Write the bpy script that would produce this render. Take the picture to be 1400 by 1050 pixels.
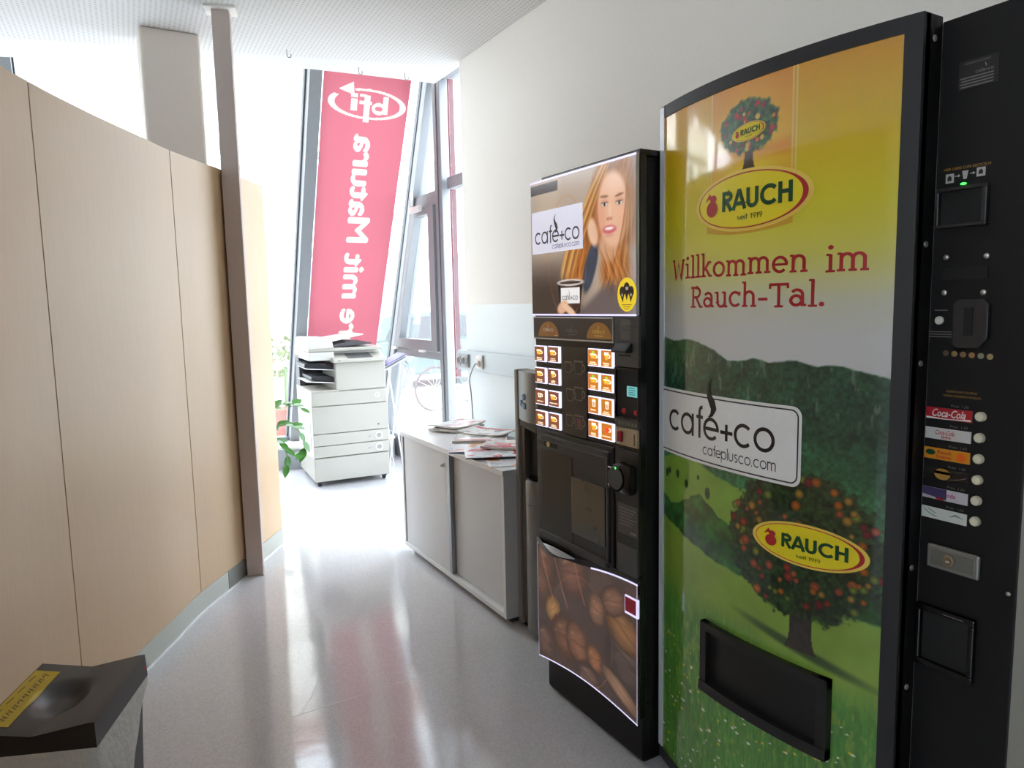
import bpy, bmesh, math, random
import numpy as np
from mathutils import Vector, Matrix

S = bpy.context.scene
for o in list(bpy.data.objects):
    bpy.data.objects.remove(o, do_unlink=True)
COL = S.collection
random.seed(7)
PI = math.pi
rad = math.radians

# ------------------------------------------------------------------ camera
CAM_H = 1.45
def camera():
    yaw, pitch, roll = rad(30.0706), rad(6.41994), rad(1.178786)
    cy, sy, cp, sp = math.cos(yaw), math.sin(yaw), math.cos(pitch), math.sin(pitch)
    fwd = Vector((sy*cp, cy*cp, -sp)); right = Vector((cy, -sy, 0)); down = fwd.cross(right)
    r = right*math.cos(roll) + down*math.sin(roll)
    d = down*math.cos(roll) - right*math.sin(roll)
    m = Matrix((r, -d, -fwd)).transposed().to_4x4()
    m.translation = (0, 0, CAM_H)
    c = bpy.data.cameras.new('camera'); c.sensor_width = 36; c.lens = 36*970/1400
    c.clip_start = 0.02; c.clip_end = 200
    o = bpy.data.objects.new('camera', c); COL.objects.link(o); o.matrix_world = m
    S.camera = o
camera()

# ------------------------------------------------------------------ world: bright overcast sky
SKY = 5.5
w = bpy.data.worlds.new('overcast_sky'); S.world = w; w.use_nodes = True
bg = w.node_tree.nodes['Background']
bg.inputs[0].default_value = (0.87, 0.945, 1.05, 1); bg.inputs[1].default_value = SKY

S.view_settings.view_transform = 'Standard'
S.view_settings.look = 'None'
S.view_settings.exposure = 0.92
S.view_settings.gamma = 1.0
S.view_settings.use_curve_mapping = False
S.cycles.use_denoising = True
S.cycles.max_bounces = 10
S.cycles.diffuse_bounces = 6
S.cycles.glossy_bounces = 4
S.cycles.transparent_max_bounces = 12
S.cycles.caustics_reflective = False
S.cycles.caustics_refractive = False
S.cycles.sample_clamp_indirect = 8.0

# daylight portals in the window openings (guide the sampling of the sky, give no light of their own)
def portal(c, ex, ey):
    """rectangle centred at c with half-edges ex, ey; the light faces ex x ey reversed = into the room"""
    l = bpy.data.lights.new('sky_portal', 'AREA'); l.shape = 'RECTANGLE'
    ex, ey = Vector(ex), Vector(ey)
    l.size = 2*ex.length; l.size_y = 2*ey.length; l.cycles.is_portal = True
    o = bpy.data.objects.new('sky_portal', l); COL.objects.link(o)
    x = ex.normalized(); y = ey.normalized(); z = x.cross(y)
    m = Matrix((x, y, z)).transposed().to_4x4(); m.translation = c; o.matrix_world = m

# ------------------------------------------------------------------ helpers
def srgb(*c):
    """0-255 sRGB to linear rgba"""
    return tuple((v/255/12.92 if v/255 <= 0.04045 else ((v/255+0.055)/1.055)**2.4) for v in c) + (1.0,)

def mat(name, col, rough=0.5, metal=0.0, spec=0.5, var=0.04, scale=60.0, bump=0.0, emit=0.0, coat=0.0, coat_rough=0.1, ecol=None, trans=0.0):
    m = bpy.data.materials.new(name); m.use_nodes = True
    nt = m.node_tree; b = nt.nodes['Principled BSDF']
    b.inputs['Roughness'].default_value = rough; b.inputs['Metallic'].default_value = metal
    b.inputs['Specular IOR Level'].default_value = spec
    b.inputs['Coat Weight'].default_value = coat; b.inputs['Coat Roughness'].default_value = coat_rough
    tc = nt.nodes.new('ShaderNodeTexCoord')
    n = nt.nodes.new('ShaderNodeTexNoise'); n.inputs['Scale'].default_value = scale; n.inputs['Detail'].default_value = 3
    nt.links.new(tc.outputs['Object'], n.inputs['Vector'])
    r = nt.nodes.new('ShaderNodeMix'); r.data_type = 'RGBA'
    r.inputs[6].default_value = tuple(min(1, c*(1-var)) for c in col[:3]) + (1,)
    r.inputs[7].default_value = tuple(min(1, c*(1+var)) for c in col[:3]) + (1,)
    nt.links.new(n.outputs['Fac'], r.inputs[0]); nt.links.new(r.outputs[2], b.inputs['Base Color'])
    if bump:
        bp = nt.nodes.new('ShaderNodeBump'); bp.inputs['Strength'].default_value = bump; bp.inputs['Distance'].default_value = 0.002
        nt.links.new(n.outputs['Fac'], bp.inputs['Height']); nt.links.new(bp.outputs[0], b.inputs['Normal'])
    if emit:
        b.inputs['Emission Strength'].default_value = emit
        if ecol: b.inputs['Emission Color'].default_value = ecol
        else: nt.links.new(r.outputs[2], b.inputs['Emission Color'])
    return m

def mat_print(name, emit=0.0, rough=0.35, spec=0.5, coat=0.0, base=1.0, tint=(1, 1, 1), coat_ior=1.5):
    """printed sheet: ink colours stored on the sheet's vertices, paper grain on top"""
    m = bpy.data.materials.new(name); m.use_nodes = True
    nt = m.node_tree; b = nt.nodes['Principled BSDF']
    a = nt.nodes.new('ShaderNodeAttribute'); a.attribute_name = 'ink'
    mul = nt.nodes.new('ShaderNodeMix'); mul.data_type = 'RGBA'; mul.blend_type = 'MULTIPLY'; mul.inputs[0].default_value = 1
    mul.inputs[7].default_value = (base*tint[0], base*tint[1], base*tint[2], 1)
    nt.links.new(a.outputs['Color'], mul.inputs[6]); nt.links.new(mul.outputs[2], b.inputs['Base Color'])
    b.inputs['Roughness'].default_value = rough; b.inputs['Specular IOR Level'].default_value = spec
    b.inputs['Coat Weight'].default_value = coat; b.inputs['Coat Roughness'].default_value = 0.065; b.inputs['Coat IOR'].default_value = coat_ior
    if emit:
        nt.links.new(a.outputs['Color'], b.inputs['Emission Color']); b.inputs['Emission Strength'].default_value = emit
    return m

def obj(name, me, material=None, parent=None, loc=None, rotz=None):
    if isinstance(me, bmesh.types.BMesh):
        bm = me; me = bpy.data.meshes.new(name); bm.to_mesh(me); bm.free()
    o = bpy.data.objects.new(name, me); COL.objects.link(o)
    if material is not None and not me.materials: me.materials.append(material)
    if parent is not None: o.parent = parent
    if loc is not None: o.location = loc
    if rotz is not None: o.rotation_euler = (0, 0, rotz)
    return o
def tag(o, label, cat, group=None):
    o['label'] = label; o['category'] = cat
    if group: o['group'] = group
    return o
def thing(name, label, cat, loc=(0, 0, 0), rotz=0, group=None):
    o = bpy.data.objects.new(name, None); COL.objects.link(o)
    o.empty_display_size = 0.05
    o.location = loc; o.rotation_euler = (0, 0, rotz)
    return tag(o, label, cat, group)
def struct(name, me, material=None, parent=None):
    o = obj(name, me, material, parent)
    o['kind'] = 'structure'
    return o
def struct_empty(name, loc=(0, 0, 0)):
    o = bpy.data.objects.new(name, None); COL.objects.link(o); o.location = loc; o['kind'] = 'structure'
    o.empty_display_size = 0.05
    return o

def smooth(o, ang=40):
    me = o.data
    me.polygons.foreach_set('use_smooth', [True]*len(me.polygons))
    try: me.set_sharp_from_angle(angle=rad(ang))
    except Exception: pass
    return o

def merge(bm, other, M=None):
    if M is not None: bmesh.ops.transform(other, matrix=M, verts=other.verts)
    t = bpy.data.meshes.new('t'); other.to_mesh(t); other.free(); bm.from_mesh(t); bpy.data.meshes.remove(t)
    return bm
def NB(): return bmesh.new()
def box(bm, lo, hi, bev=0.0, seg=2, M=None):
    b = bmesh.new(); bmesh.ops.create_cube(b, size=1)
    lo, hi = Vector(lo), Vector(hi); c = (lo+hi)/2; d = hi-lo
    for v in b.verts: v.co = Vector((v.co.x*d.x, v.co.y*d.y, v.co.z*d.z)) + c
    if bev:
        bev = min(bev, 0.45*min(abs(d.x), abs(d.y), abs(d.z)))
        bmesh.ops.bevel(b, geom=b.edges[:], offset=bev, segments=seg, affect='EDGES', profile=0.5)
    return merge(bm, b, M)
def BX(lo, hi, bev=0.0, seg=2): return box(NB(), lo, hi, bev, seg)
def prism(bm, pts, ext, M=None, bev=0.0):
    """closed polygon pts (3D) extruded by vector ext"""
    b = bmesh.new(); ext = Vector(ext)
    v0 = [b.verts.new(Vector(p)) for p in pts]; v1 = [b.verts.new(Vector(p)+ext) for p in pts]
    n = len(pts)
    b.faces.new(v0); b.faces.new(v1[::-1])
    for i in range(n): b.faces.new((v0[i], v1[i], v1[(i+1) % n], v0[(i+1) % n]))
    bmesh.ops.recalc_face_normals(b, faces=b.faces[:])
    if bev: bmesh.ops.bevel(b, geom=b.edges[:], offset=bev, segments=2, affect='EDGES', profile=0.5)
    return merge(bm, b, M)
def tube(bm, pts, r, n=8, cap=True, M=None):
    """tube along a polyline; r a number or a list"""
    b = bmesh.new(); pts = [Vector(p) for p in pts]; N = len(pts)
    rs = r if isinstance(r, (list, tuple)) else [r]*N
    rings = []; up = None
    for i, p in enumerate(pts):
        t = (pts[min(i+1, N-1)]-pts[max(i-1, 0)]).normalized()
        if up is None: up = Vector((0, 0, 1)) if abs(t.z) < 0.9 else Vector((1, 0, 0))
        a = t.cross(up)
        if a.length < 1e-6: a = t.cross(Vector((1, 0.3, 0)))
        a.normalize(); c = a.cross(t); up = c
        rings.append([b.verts.new(p + rs[i]*(a*math.cos(2*PI*k/n)+c*math.sin(2*PI*k/n))) for k in range(n)])
    for i in range(N-1):
        for k in range(n):
            b.faces.new((rings[i][k], rings[i][(k+1) % n], rings[i+1][(k+1) % n], rings[i+1][k]))
    if cap: b.faces.new(rings[0][::-1]); b.faces.new(rings[-1])
    bmesh.ops.recalc_face_normals(b, faces=b.faces[:])
    return merge(bm, b, M)
def lathe(bm, prof, n=24, M=None):
    """profile of (r, z) turned about z"""
    b = bmesh.new(); rings = []
    for r, z in prof:
        if r < 1e-5: rings.append([b.verts.new((0, 0, z))])
        else: rings.append([b.verts.new((r*math.cos(2*PI*k/n), r*math.sin(2*PI*k/n), z)) for k in range(n)])
    for A, B in zip(rings, rings[1:]):
        for k in range(n):
            q = [A[k % len(A)], A[(k+1) % len(A)], B[(k+1) % len(B)], B[k % len(B)]]
            u = []
            for v in q:
                if v not in u: u.append(v)
            if len(u) > 2: b.faces.new(u)
    bmesh.ops.recalc_face_normals(b, faces=b.faces[:])
    return merge(bm, b, M)
TOX = Matrix.Rotation(-PI/2, 4, 'Y')          # local +z -> world -x (something facing into the room from the right wall)
def at(x, y, z): return Matrix.Translation((x, y, z))

# ---- 2D outlines for lettering and marks (lists of polygons in u,v)
def ribbon(pts, wd, closed=False):
    """constant or varying width stroke -> quads"""
    P = [np.array(p, float) for p in pts]; n = len(P)
    ws = wd if isinstance(wd, (list, tuple)) else [wd]*n
    L, R = [], []
    for i in range(n):
        if closed: a, b = P[(i-1) % n], P[(i+1) % n]
        else: a, b = P[max(i-1, 0)], P[min(i+1, n-1)]
        t = b-a; t = t/(np.hypot(*t)+1e-9); nn = np.array([-t[1], t[0]])
        # mitre correction
        k = 1.0
        if 0 < i < n-1 or closed:
            t1 = P[i]-P[(i-1) % n]; t1 = t1/(np.hypot(*t1)+1e-9)
            k = 1/max(0.5, abs(t1@t))
        L.append(P[i]+nn*ws[i]/2*k); R.append(P[i]-nn*ws[i]/2*k)
    out = []
    for i in range(n if closed else n-1):
        j = (i+1) % n
        out.append([R[i], R[j], L[j], L[i]])
    return out
def arc(cx, cy, rx, ry, a0, a1, n=16):
    return [(cx+rx*math.cos(rad(a0+(a1-a0)*i/n)), cy+ry*math.sin(rad(a0+(a1-a0)*i/n))) for i in range(n+1)]
def disc(cx, cy, rx, ry, n=24):
    return [[(cx+rx*math.cos(2*PI*i/n), cy+ry*math.sin(2*PI*i/n)) for i in range(n)]]
def rect(u0, v0, u1, v1): return [[(u0, v0), (u1, v0), (u1, v1), (u0, v1)]]
def ring2(cx, cy, rx, ry, wd, n=40): return ribbon(arc(cx, cy, rx, ry, 0, 360-360/n, n-1), wd, closed=True)

# geometric sans built from circles and stems, x-height 1
def geo(text, wd=0.14):
    out = []; x = 0.0; r = 0.5
    def st(p): out.extend([[(a+x, b) for a, b in q] for q in ribbon(p, wd)])
    def cl(p): out.extend([[(a+x, b) for a, b in q] for q in ribbon(p, wd, closed=True)])
    q = r-wd/2; CI = arc(r, r, q, q, 0, 345, 23)
    for ch in text:
        if ch == 'c': st(arc(r, r, q, q, 45, 315, 20)); x += 1.02
        elif ch == 'a': cl(CI); st([(1-wd/2, 0), (1-wd/2, 1)]); x += 1.14
        elif ch == 'f': st([(0.27, 0), (0.27, 1.15)] + arc(0.47, 1.18, 0.2, 0.2, 170, 90, 5)); st([(0.05, 0.93), (0.5, 0.93)]); x += 0.52
        elif ch == 'e': st(arc(r, r, q, q, 0, 318, 22)); st([(wd*0.6, 0.5), (1, 0.5)]); x += 1.04
        elif ch == '+': st([(0.05, 0.48), (0.75, 0.48)]); st([(0.4, 0.13), (0.4, 0.83)]); x += 0.82
        elif ch == 'o': cl(CI); x += 1.1
        elif ch == 'p': cl(CI); st([(wd/2, -0.42), (wd/2, 1)]); x += 1.12
        elif ch == 'l': st([(wd/2, 0), (wd/2, 1.42)]); x += wd+0.14
        elif ch == 'i': st([(wd/2, 0), (wd/2, 1)]); st([(wd/2, 1.2), (wd/2, 1.36)]); x += wd+0.16
        elif ch == 't': st([(0.2, 0), (0.2, 1.35)]); st([(0, 0.95), (0.42, 0.95)]); x += 0.5
        elif ch == 'u': st([(wd/2, 1), (wd/2, 0.42)] + arc(0.42, 0.42, 0.42-wd/2, 0.42-wd/2, 180, 360, 12) + [(0.84-wd/2, 1)]); x += 1.0
        elif ch == 's': st(arc(0.32, 0.74, 0.22, 0.19, 40, 250, 10) + arc(0.32, 0.27, 0.24, 0.2, 70, -140, 10)); x += 0.74
        elif ch == '.': st([(0.1, 0), (0.1, wd*1.1)]); x += 0.36
        elif ch == 'm':
            st([(wd/2, 0), (wd/2, 1)])
            for k in (0, 1):
                x0 = wd/2+k*0.56
                st(arc(x0+0.28, 0.65, 0.28, 0.28, 180, 0, 10) + [(x0+0.56, 0)])
            x += 1.36
        elif ch == '1': st([(0.05, 1.1), (0.25, 1.3), (0.25, 0)]); x += 0.5
        elif ch == '9': cl(arc(0.4, 0.95, 0.3, 0.32, 0, 345, 16)); st([(0.7, 0.9), (0.4, 0)]); x += 0.85
        elif ch == ' ': x += 0.5
    return out, x
def caps(text, wd=0.2):
    """bold geometric capitals, height 1"""
    out = []; x = 0.0
    def st(p): out.extend([[(a+x, b) for a, b in q] for q in ribbon(p, wd)])
    h = wd/2
    for ch in text:
        if ch == 'R':
            st([(h, 0), (h, 1)]); st([(h, 1-h), (0.36, 1-h)] + arc(0.36, 0.72, 0.28-h+0.02, 0.28-h, 90, -90, 10) + [(h, 0.44+h)]); st([(0.28, 0.5), (0.58, 0)]); x += 0.66
        elif ch == 'A': st([(0.05, 0), (0.4, 1)]); st([(0.4, 1), (0.75, 0)]); st([(0.2, 0.3), (0.6, 0.3)]); x += 0.83
        elif ch == 'U': st([(h, 1), (h, 0.34)] + arc(0.34, 0.34, 0.34-h, 0.34-h, 180, 360, 14) + [(0.68-h, 1)]); x += 0.76
        elif ch == 'C': st(arc(0.5, 0.5, 0.5-h, 0.5-h, 42, 318, 22)); x += 0.94
        elif ch == 'H': st([(h, 0), (h, 1)]); st([(0.7-h, 0), (0.7-h, 1)]); st([(h, 0.53), (0.7-h, 0.53)]); x += 0.78
    return out, x
def slab(text, wd=0.17):
    """hand-cut slab serif letters, x-height 1"""
    out = []; x = 0.0; s = 0.17; rnd = random.Random(3)
    def st(p, k=1.0): out.extend([[(a+x, b+dy) for a, b in q] for q in ribbon(p, wd*k)])
    def sf(cx, cy, half=s): st([(cx-half, cy), (cx+half, cy)], 0.75)
    for ch in text:
        dy = rnd.uniform(-0.04, 0.04); e = 0.06
        if ch == 'W':
            st([(0.1, 1.35), (0.35, 0), (0.6, 1.1), (0.85, 0), (1.1, 1.35)]); sf(0.1, 1.3, 0.14); sf(1.1, 1.3, 0.14); x += 1.3
        elif ch == 'i': st([(0.22, 0), (0.22, 0.98)]); sf(0.22, e, 0.22); st([(0.02, 0.95), (0.22, 0.95)], 0.75); out.extend([[(a+x, b+dy) for a, b in q] for q in disc(0.22, 1.35, 0.13, 0.13, 10)]); x += 0.5
        elif ch == 'l': st([(0.22, 0), (0.22, 1.55)]); sf(0.22, e, 0.22); st([(0.02, 1.5), (0.22, 1.5)], 0.75); x += 0.47
        elif ch == 'k': st([(0.2, 0), (0.2, 1.55)]); sf(0.2, e, 0.2); st([(0.02, 1.5), (0.2, 1.5)], 0.75); st([(0.22, 0.4), (0.65, 0.95)]); st([(0.36, 0.6), (0.72, 0.04)]); sf(0.68, 0.95, 0.15); sf(0.76, e, 0.14); x += 0.96
        elif ch == 'o': st(arc(0.46, 0.5, 0.37, 0.42, 0, 360, 20)); x += 0.98
        elif ch == 'm':
            for k in range(3): st([(0.2+0.5*k, 0), (0.2+0.5*k, 0.8 if k else 0.98)]); sf(0.2+0.5*k, e, 0.18)
            for k in range(2): st(arc(0.45+0.5*k, 0.66, 0.25, 0.27, 180, 0, 9))
            st([(0.02, 0.95), (0.2, 0.95)], 0.75); x += 1.45
        elif ch == 'n' or ch == 'h':
            st([(0.2, 0), (0.2, 1.55 if ch == 'h' else 0.98)]); st([(0.75, 0), (0.75, 0.68)]); st(arc(0.475, 0.64, 0.275, 0.29, 180, 0, 10)); sf(0.2, e, 0.18); sf(0.75, e, 0.18)
            st([(0.02, 1.5 if ch == 'h' else 0.95), (0.2, 1.5 if ch == 'h' else 0.95)], 0.75); x += 1.0
        elif ch == 'e': st(arc(0.45, 0.5, 0.36, 0.42, 0, 315, 18)); st([(0.1, 0.5), (0.86, 0.5)], 0.8); x += 0.95
        elif ch == 'R':
            st([(0.25, 0), (0.25, 1.4)]); st([(0.05, 1.34), (0.55, 1.34)] + arc(0.55, 1.02, 0.3, 0.32, 90, -90, 10) + [(0.25, 0.7)]); st([(0.5, 0.7), (0.9, 0.03)]); sf(0.25, e, 0.22); sf(0.95, e, 0.14); x += 1.12
        elif ch == 'a': st(arc(0.38, 0.33, 0.28, 0.27, 0, 345, 16)); st(arc(0.42, 0.66, 0.28, 0.27, 150, 0, 8) + [(0.7, 0.0)]); sf(0.78, e, 0.12); x += 0.98
        elif ch == 'u': st([(0.2, 0.95), (0.2, 0.36)] + arc(0.47, 0.36, 0.27, 0.3, 180, 360, 10)); st([(0.74, 0.98), (0.74, 0)]); sf(0.12, 0.95, 0.13); sf(0.66, 0.95, 0.13); sf(0.82, e, 0.12); x += 1.0
        elif ch == 'c': st(arc(0.48, 0.5, 0.37, 0.42, 40, 318, 16)); st([(0.77, 0.7), (0.77, 0.95)], 0.8); x += 0.92
        elif ch == '-': st([(0.05, 0.5), (0.6, 0.5)]); x += 0.68
        elif ch == 'T': st([(0.02, 1.34), (1.08, 1.34)]); st([(0.55, 0), (0.55, 1.34)]); sf(0.55, e, 0.24); st([(0.06, 1.1), (0.06, 1.38)], 0.8); st([(1.04, 1.1), (1.04, 1.38)], 0.8); x += 1.1
        elif ch == '.': out.extend([[(a+x, b) for a, b in q] for q in disc(0.18, 0.13, 0.13, 0.13, 10)]); x += 0.4
        elif ch == ' ': x += 0.45
    return out, x
_fc = {}
def bfont(text, bold=0.0, shear=0.0):
    """the built-in font as polygons; returns (polys, width) at size 1"""
    k = (text, bold, shear)
    if k not in _fc:
        c = bpy.data.curves.new('t', 'FONT'); c.body = text; c.offset = bold; c.shear = shear; c.resolution_u = 3; c.fill_mode = 'FRONT'
        o = bpy.data.objects.new('t', c); COL.objects.link(o)
        dg = bpy.context.evaluated_depsgraph_get(); me = bpy.data.meshes.new_from_object(o.evaluated_get(dg))
        P = [[(me.vertices[i].co.x, me.vertices[i].co.y) for i in f.vertices] for f in me.polygons]
        bpy.data.objects.remove(o); bpy.data.curves.remove(c); bpy.data.meshes.remove(me)
        xs = [p[0] for q in P for p in q]
        _fc[k] = ([[(a-min(xs), b) for a, b in q] for q in P], max(xs)-min(xs))
    return _fc[k]
def place(polys, u, v, s, sv=None, skew=0.0):
    sv = sv or s
    return [[(u+a*s, v+b*sv+skew*a*s) for a, b in q] for q in polys]
def fit(pw, u0, u1, v, sv): 
    polys, wd = pw
    return place(polys, u0, v, (u1-u0)/wd, sv)
def flat(name, polys, fn, material, parent, cat=None):
    """print: polygons mapped through fn(u, v) -> xyz"""
    vs, fs = [], []
    for q in polys:
        fs.append(list(range(len(vs), len(vs)+len(q)))); vs.extend([fn(float(a), float(b)) for a, b in q])
    me = bpy.data.meshes.new(name); me.from_pydata(vs, [], fs); me.update()
    return obj(name, me, material, parent)

# ---- value noise for printed pictures
def vnoise(U, V, sc, seed=0, octv=4):
    out = np.zeros_like(U); amp = 1.0; tot = 0
    for k in range(octv):
        rng = np.random.RandomState(seed*17+k); G = rng.rand(64, 64)
        x = U*sc*2**k; y = V*sc*2**k
        xi = np.floor(x).astype(int); yi = np.floor(y).astype(int); fx = x-xi; fy = y-yi
        fx = fx*fx*(3-2*fx); fy = fy*fy*(3-2*fy)
        g = lambda a, b: G[a % 64, b % 64]
        out += amp*((g(xi, yi)*(1-fx)+g(xi+1, yi)*fx)*(1-fy)+(g(xi, yi+1)*(1-fx)+g(xi+1, yi+1)*fx)*fy)
        tot += amp; amp *= 0.5
    return out/tot
def lin(c):
    c = np.clip(c, 0, 1)
    return np.where(c <= 0.04045, c/12.92, ((c+0.055)/1.055)**2.4)
def C3(r, g, b): return np.array([r, g, b], float)/255
def put(I, m, c):
    """lay colour c over picture I with coverage m"""
    m = np.clip(m, 0, 1)[..., None]
    return I*(1-m)+np.asarray(c, float)*m
def sst(a, b, x):
    t = np.clip((x-a)/(b-a), 0, 1); return t*t*(3-2*t)
def picture(name, y0, y1, z0, z1, ny, nz, paint, fx, material, parent, mask=None):
    """printed sheet standing in the y-z plane (y0 is the reader's left), x from fx(y); ink from paint(Y, Z)"""
    ys = np.linspace(y0, y1, ny); zs = np.linspace(z0, z1, nz)
    Y, Z = np.meshgrid(ys, zs)
    if mask is not None: Z = mask(Y, Z)
    ink = lin(paint(Y, Z))
    X = np.vectorize(fx)(Y)
    co = np.stack([X, Y, Z], -1).reshape(-1, 3)
    i = np.arange(nz*ny).reshape(nz, ny)
    F = np.stack([i[:-1, :-1], i[:-1, 1:], i[1:, 1:], i[1:, :-1]], -1).reshape(-1, 4)
    me = bpy.data.meshes.new(name)
    me.vertices.add(len(co)); me.vertices.foreach_set('co', co.ravel())
    me.loops.add(F.size); me.loops.foreach_set('vertex_index', F.ravel())
    me.polygons.add(len(F)); me.polygons.foreach_set('loop_start', np.arange(0, F.size, 4)); 
    me.update(calc_edges=True)
    at_ = me.color_attributes.new('ink', 'FLOAT_COLOR', 'POINT')
    at_.data.foreach_set('color', np.concatenate([ink.reshape(-1, 3), np.ones((len(co), 1))], 1).ravel())
    me.polygons.foreach_set('use_smooth', [True]*len(F))
    return obj(name, me, material, parent)
# ================================================================== the room
WX = 2.06            # face of the right wall
CEIL = 2.96
TOP = 3.5            # soffit of the glazing slot above the ceiling edge
def fac_y(x, z):     # leaning glass front: foot is further out than the head
    return 6.97 - 0.44*z + (0.35*(1.56-x) if x < 1.56 else 0.0)
LX = -4.6            # left end of the front
BACK = -3.2

def mat_floor():
    m = bpy.data.materials.new('grey_speckled_floor'); m.use_nodes = True
    nt = m.node_tree; b = nt.nodes['Principled BSDF']; N = nt.nodes.new; L = nt.links.new
    tc = N('ShaderNodeTexCoord')
    v = N('ShaderNodeTexVoronoi'); v.inputs['Scale'].default_value = 190; L(tc.outputs['Object'], v.inputs['Vector'])
    cr = N('ShaderNodeValToRGB'); L(v.outputs['Color'], cr.inputs[0])
    cr.color_ramp.elements[0].position = 0.0; cr.color_ramp.elements[0].color = srgb(196, 195, 199)
    cr.color_ramp.elements[1].position = 1.0; cr.color_ramp.elements[1].color = srgb(219, 218, 222)
    e = cr.color_ramp.elements.new(0.5); e.color = srgb(208, 207, 211)
    n = N('ShaderNodeTexNoise'); n.inputs['Scale'].default_value = 1.6; n.inputs['Detail'].default_value = 5; L(tc.outputs['Object'], n.inputs['Vector'])
    mx = N('ShaderNodeMix'); mx.data_type = 'RGBA'; mx.blend_type = 'MULTIPLY'; mx.inputs[0].default_value = 0.10
    L(cr.outputs[0], mx.inputs[6]); L(n.outputs['Color'], mx.inputs[7]); L(mx.outputs[2], b.inputs['Base Color'])
    mr = N('ShaderNodeMapRange'); L(n.outputs['Fac'], mr.inputs[0]); mr.inputs[3].default_value = 0.07; mr.inputs[4].default_value = 0.13
    L(mr.outputs[0], b.inputs['Roughness']); b.inputs['Specular IOR Level'].default_value = 0.62
    n2 = N('ShaderNodeTexNoise'); n2.inputs['Scale'].default_value = 9; L(tc.outputs['Object'], n2.inputs['Vector'])
    bp = N('ShaderNodeBump'); bp.inputs['Strength'].default_value = 0.06; bp.inputs['Distance'].default_value = 0.01
    L(n2.outputs['Fac'], bp.inputs['Height']); L(bp.outputs[0], b.inputs['Normal'])
    return m
def mat_ceiling():
    m = bpy.data.materials.new('perforated_white_ceiling'); m.use_nodes = True
    nt = m.node_tree; b = nt.nodes['Principled BSDF']; N = nt.nodes.new; L = nt.links.new
    tc = N('ShaderNodeTexCoord'); mp = N('ShaderNodeMapping'); mp.inputs['Rotation'].default_value = (0, 0, rad(2)); L(tc.outputs['Object'], mp.inputs[0])
    sx = N('ShaderNodeSeparateXYZ'); L(mp.outputs[0], sx.inputs[0])
    def sin2(sock, k):
        a = N('ShaderNodeMath'); a.operation = 'MULTIPLY'; a.inputs[1].default_value = k; L(sock, a.inputs[0])
        s = N('ShaderNodeMath'); s.operation = 'SINE'; L(a.outputs[0], s.inputs[0]); return s.outputs[0]
    p = N('ShaderNodeMath'); p.operation = 'ADD'; L(sin2(sx.outputs[0], 2*PI/0.024), p.inputs[0]); L(sin2(sx.outputs[1], 2*PI/0.024), p.inputs[1])
    cr = N('ShaderNodeMapRange'); L(p.outputs[0], cr.inputs[0]); cr.inputs[1].default_value = 0.9; cr.inputs[2].default_value = 1.3; cr.clamp = True
    # plain band along the glass front: no holes within 0.45 m of the edge
    e = N('ShaderNodeMath'); e.operation = 'MULTIPLY_ADD'; L(sx.outputs[0], e.inputs[0]); e.inputs[1].default_value = 0.24; L(sx.outputs[1], e.inputs[2])
    eb = N('ShaderNodeMath'); eb.operation = 'LESS_THAN'; L(e.outputs[0], eb.inputs[0]); eb.inputs[1].default_value = 4.78
    pm = N('ShaderNodeMath'); pm.operation = 'MULTIPLY'; L(cr.outputs[0], pm.inputs[0]); L(eb.outputs[0], pm.inputs[1])
    mx = N('ShaderNodeMix'); mx.data_type = 'RGBA'; mx.inputs[6].default_value = srgb(220, 219, 216); mx.inputs[7].default_value = srgb(188, 186, 184)
    L(pm.outputs[0], mx.inputs[0]); L(mx.outputs[2], b.inputs['Base Color']); b.inputs['Roughness'].default_value = 0.8
    return m
def mat_wall():
    """white paint with a pale grey-blue washable coat below 1.45 m"""
    m = bpy.data.materials.new('painted_wall'); m.use_nodes = True
    nt = m.node_tree; b = nt.nodes['Principled BSDF']; N = nt.nodes.new; L = nt.links.new
    tc = N('ShaderNodeTexCoord'); sx = N('ShaderNodeSeparateXYZ'); L(tc.outputs['Object'], sx.inputs[0])
    lt = N('ShaderNodeMath'); lt.operation = 'LESS_THAN'; lt.inputs[1].default_value = 1.45; L(sx.outputs[2], lt.inputs[0])
    mx = N('ShaderNodeMix'); mx.data_type = 'RGBA'; mx.inputs[6].default_value = srgb(242, 238, 231); mx.inputs[7].default_value = srgb(222, 229, 230)
    L(lt.outputs[0], mx.inputs[0])
    n = N('ShaderNodeTexNoise'); n.inputs['Scale'].default_value = 90; n.inputs['Detail'].default_value = 4; L(tc.outputs['Object'], n.inputs['Vector'])
    mu = N('ShaderNodeMix'); mu.data_type = 'RGBA'; mu.blend_type = 'MULTIPLY'; mu.inputs[0].default_value = 0.05
    L(mx.outputs[2], mu.inputs[6]); L(n.outputs['Fac'], mu.inputs[7]); L(mu.outputs[2], b.inputs['Base Color'])
    bp = N('ShaderNodeBump'); bp.inputs['Strength'].default_value = 0.12; bp.inputs['Distance'].default_value = 0.002; L(n.outputs['Fac'], bp.inputs['Height']); L(bp.outputs[0], b.inputs['Normal'])
    rg = N('ShaderNodeMapRange'); L(lt.outputs[0], rg.inputs[0]); rg.inputs[3].default_value = 0.75; rg.inputs[4].default_value = 0.32; L(rg.outputs[0], b.inputs['Roughness'])
    return m
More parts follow.
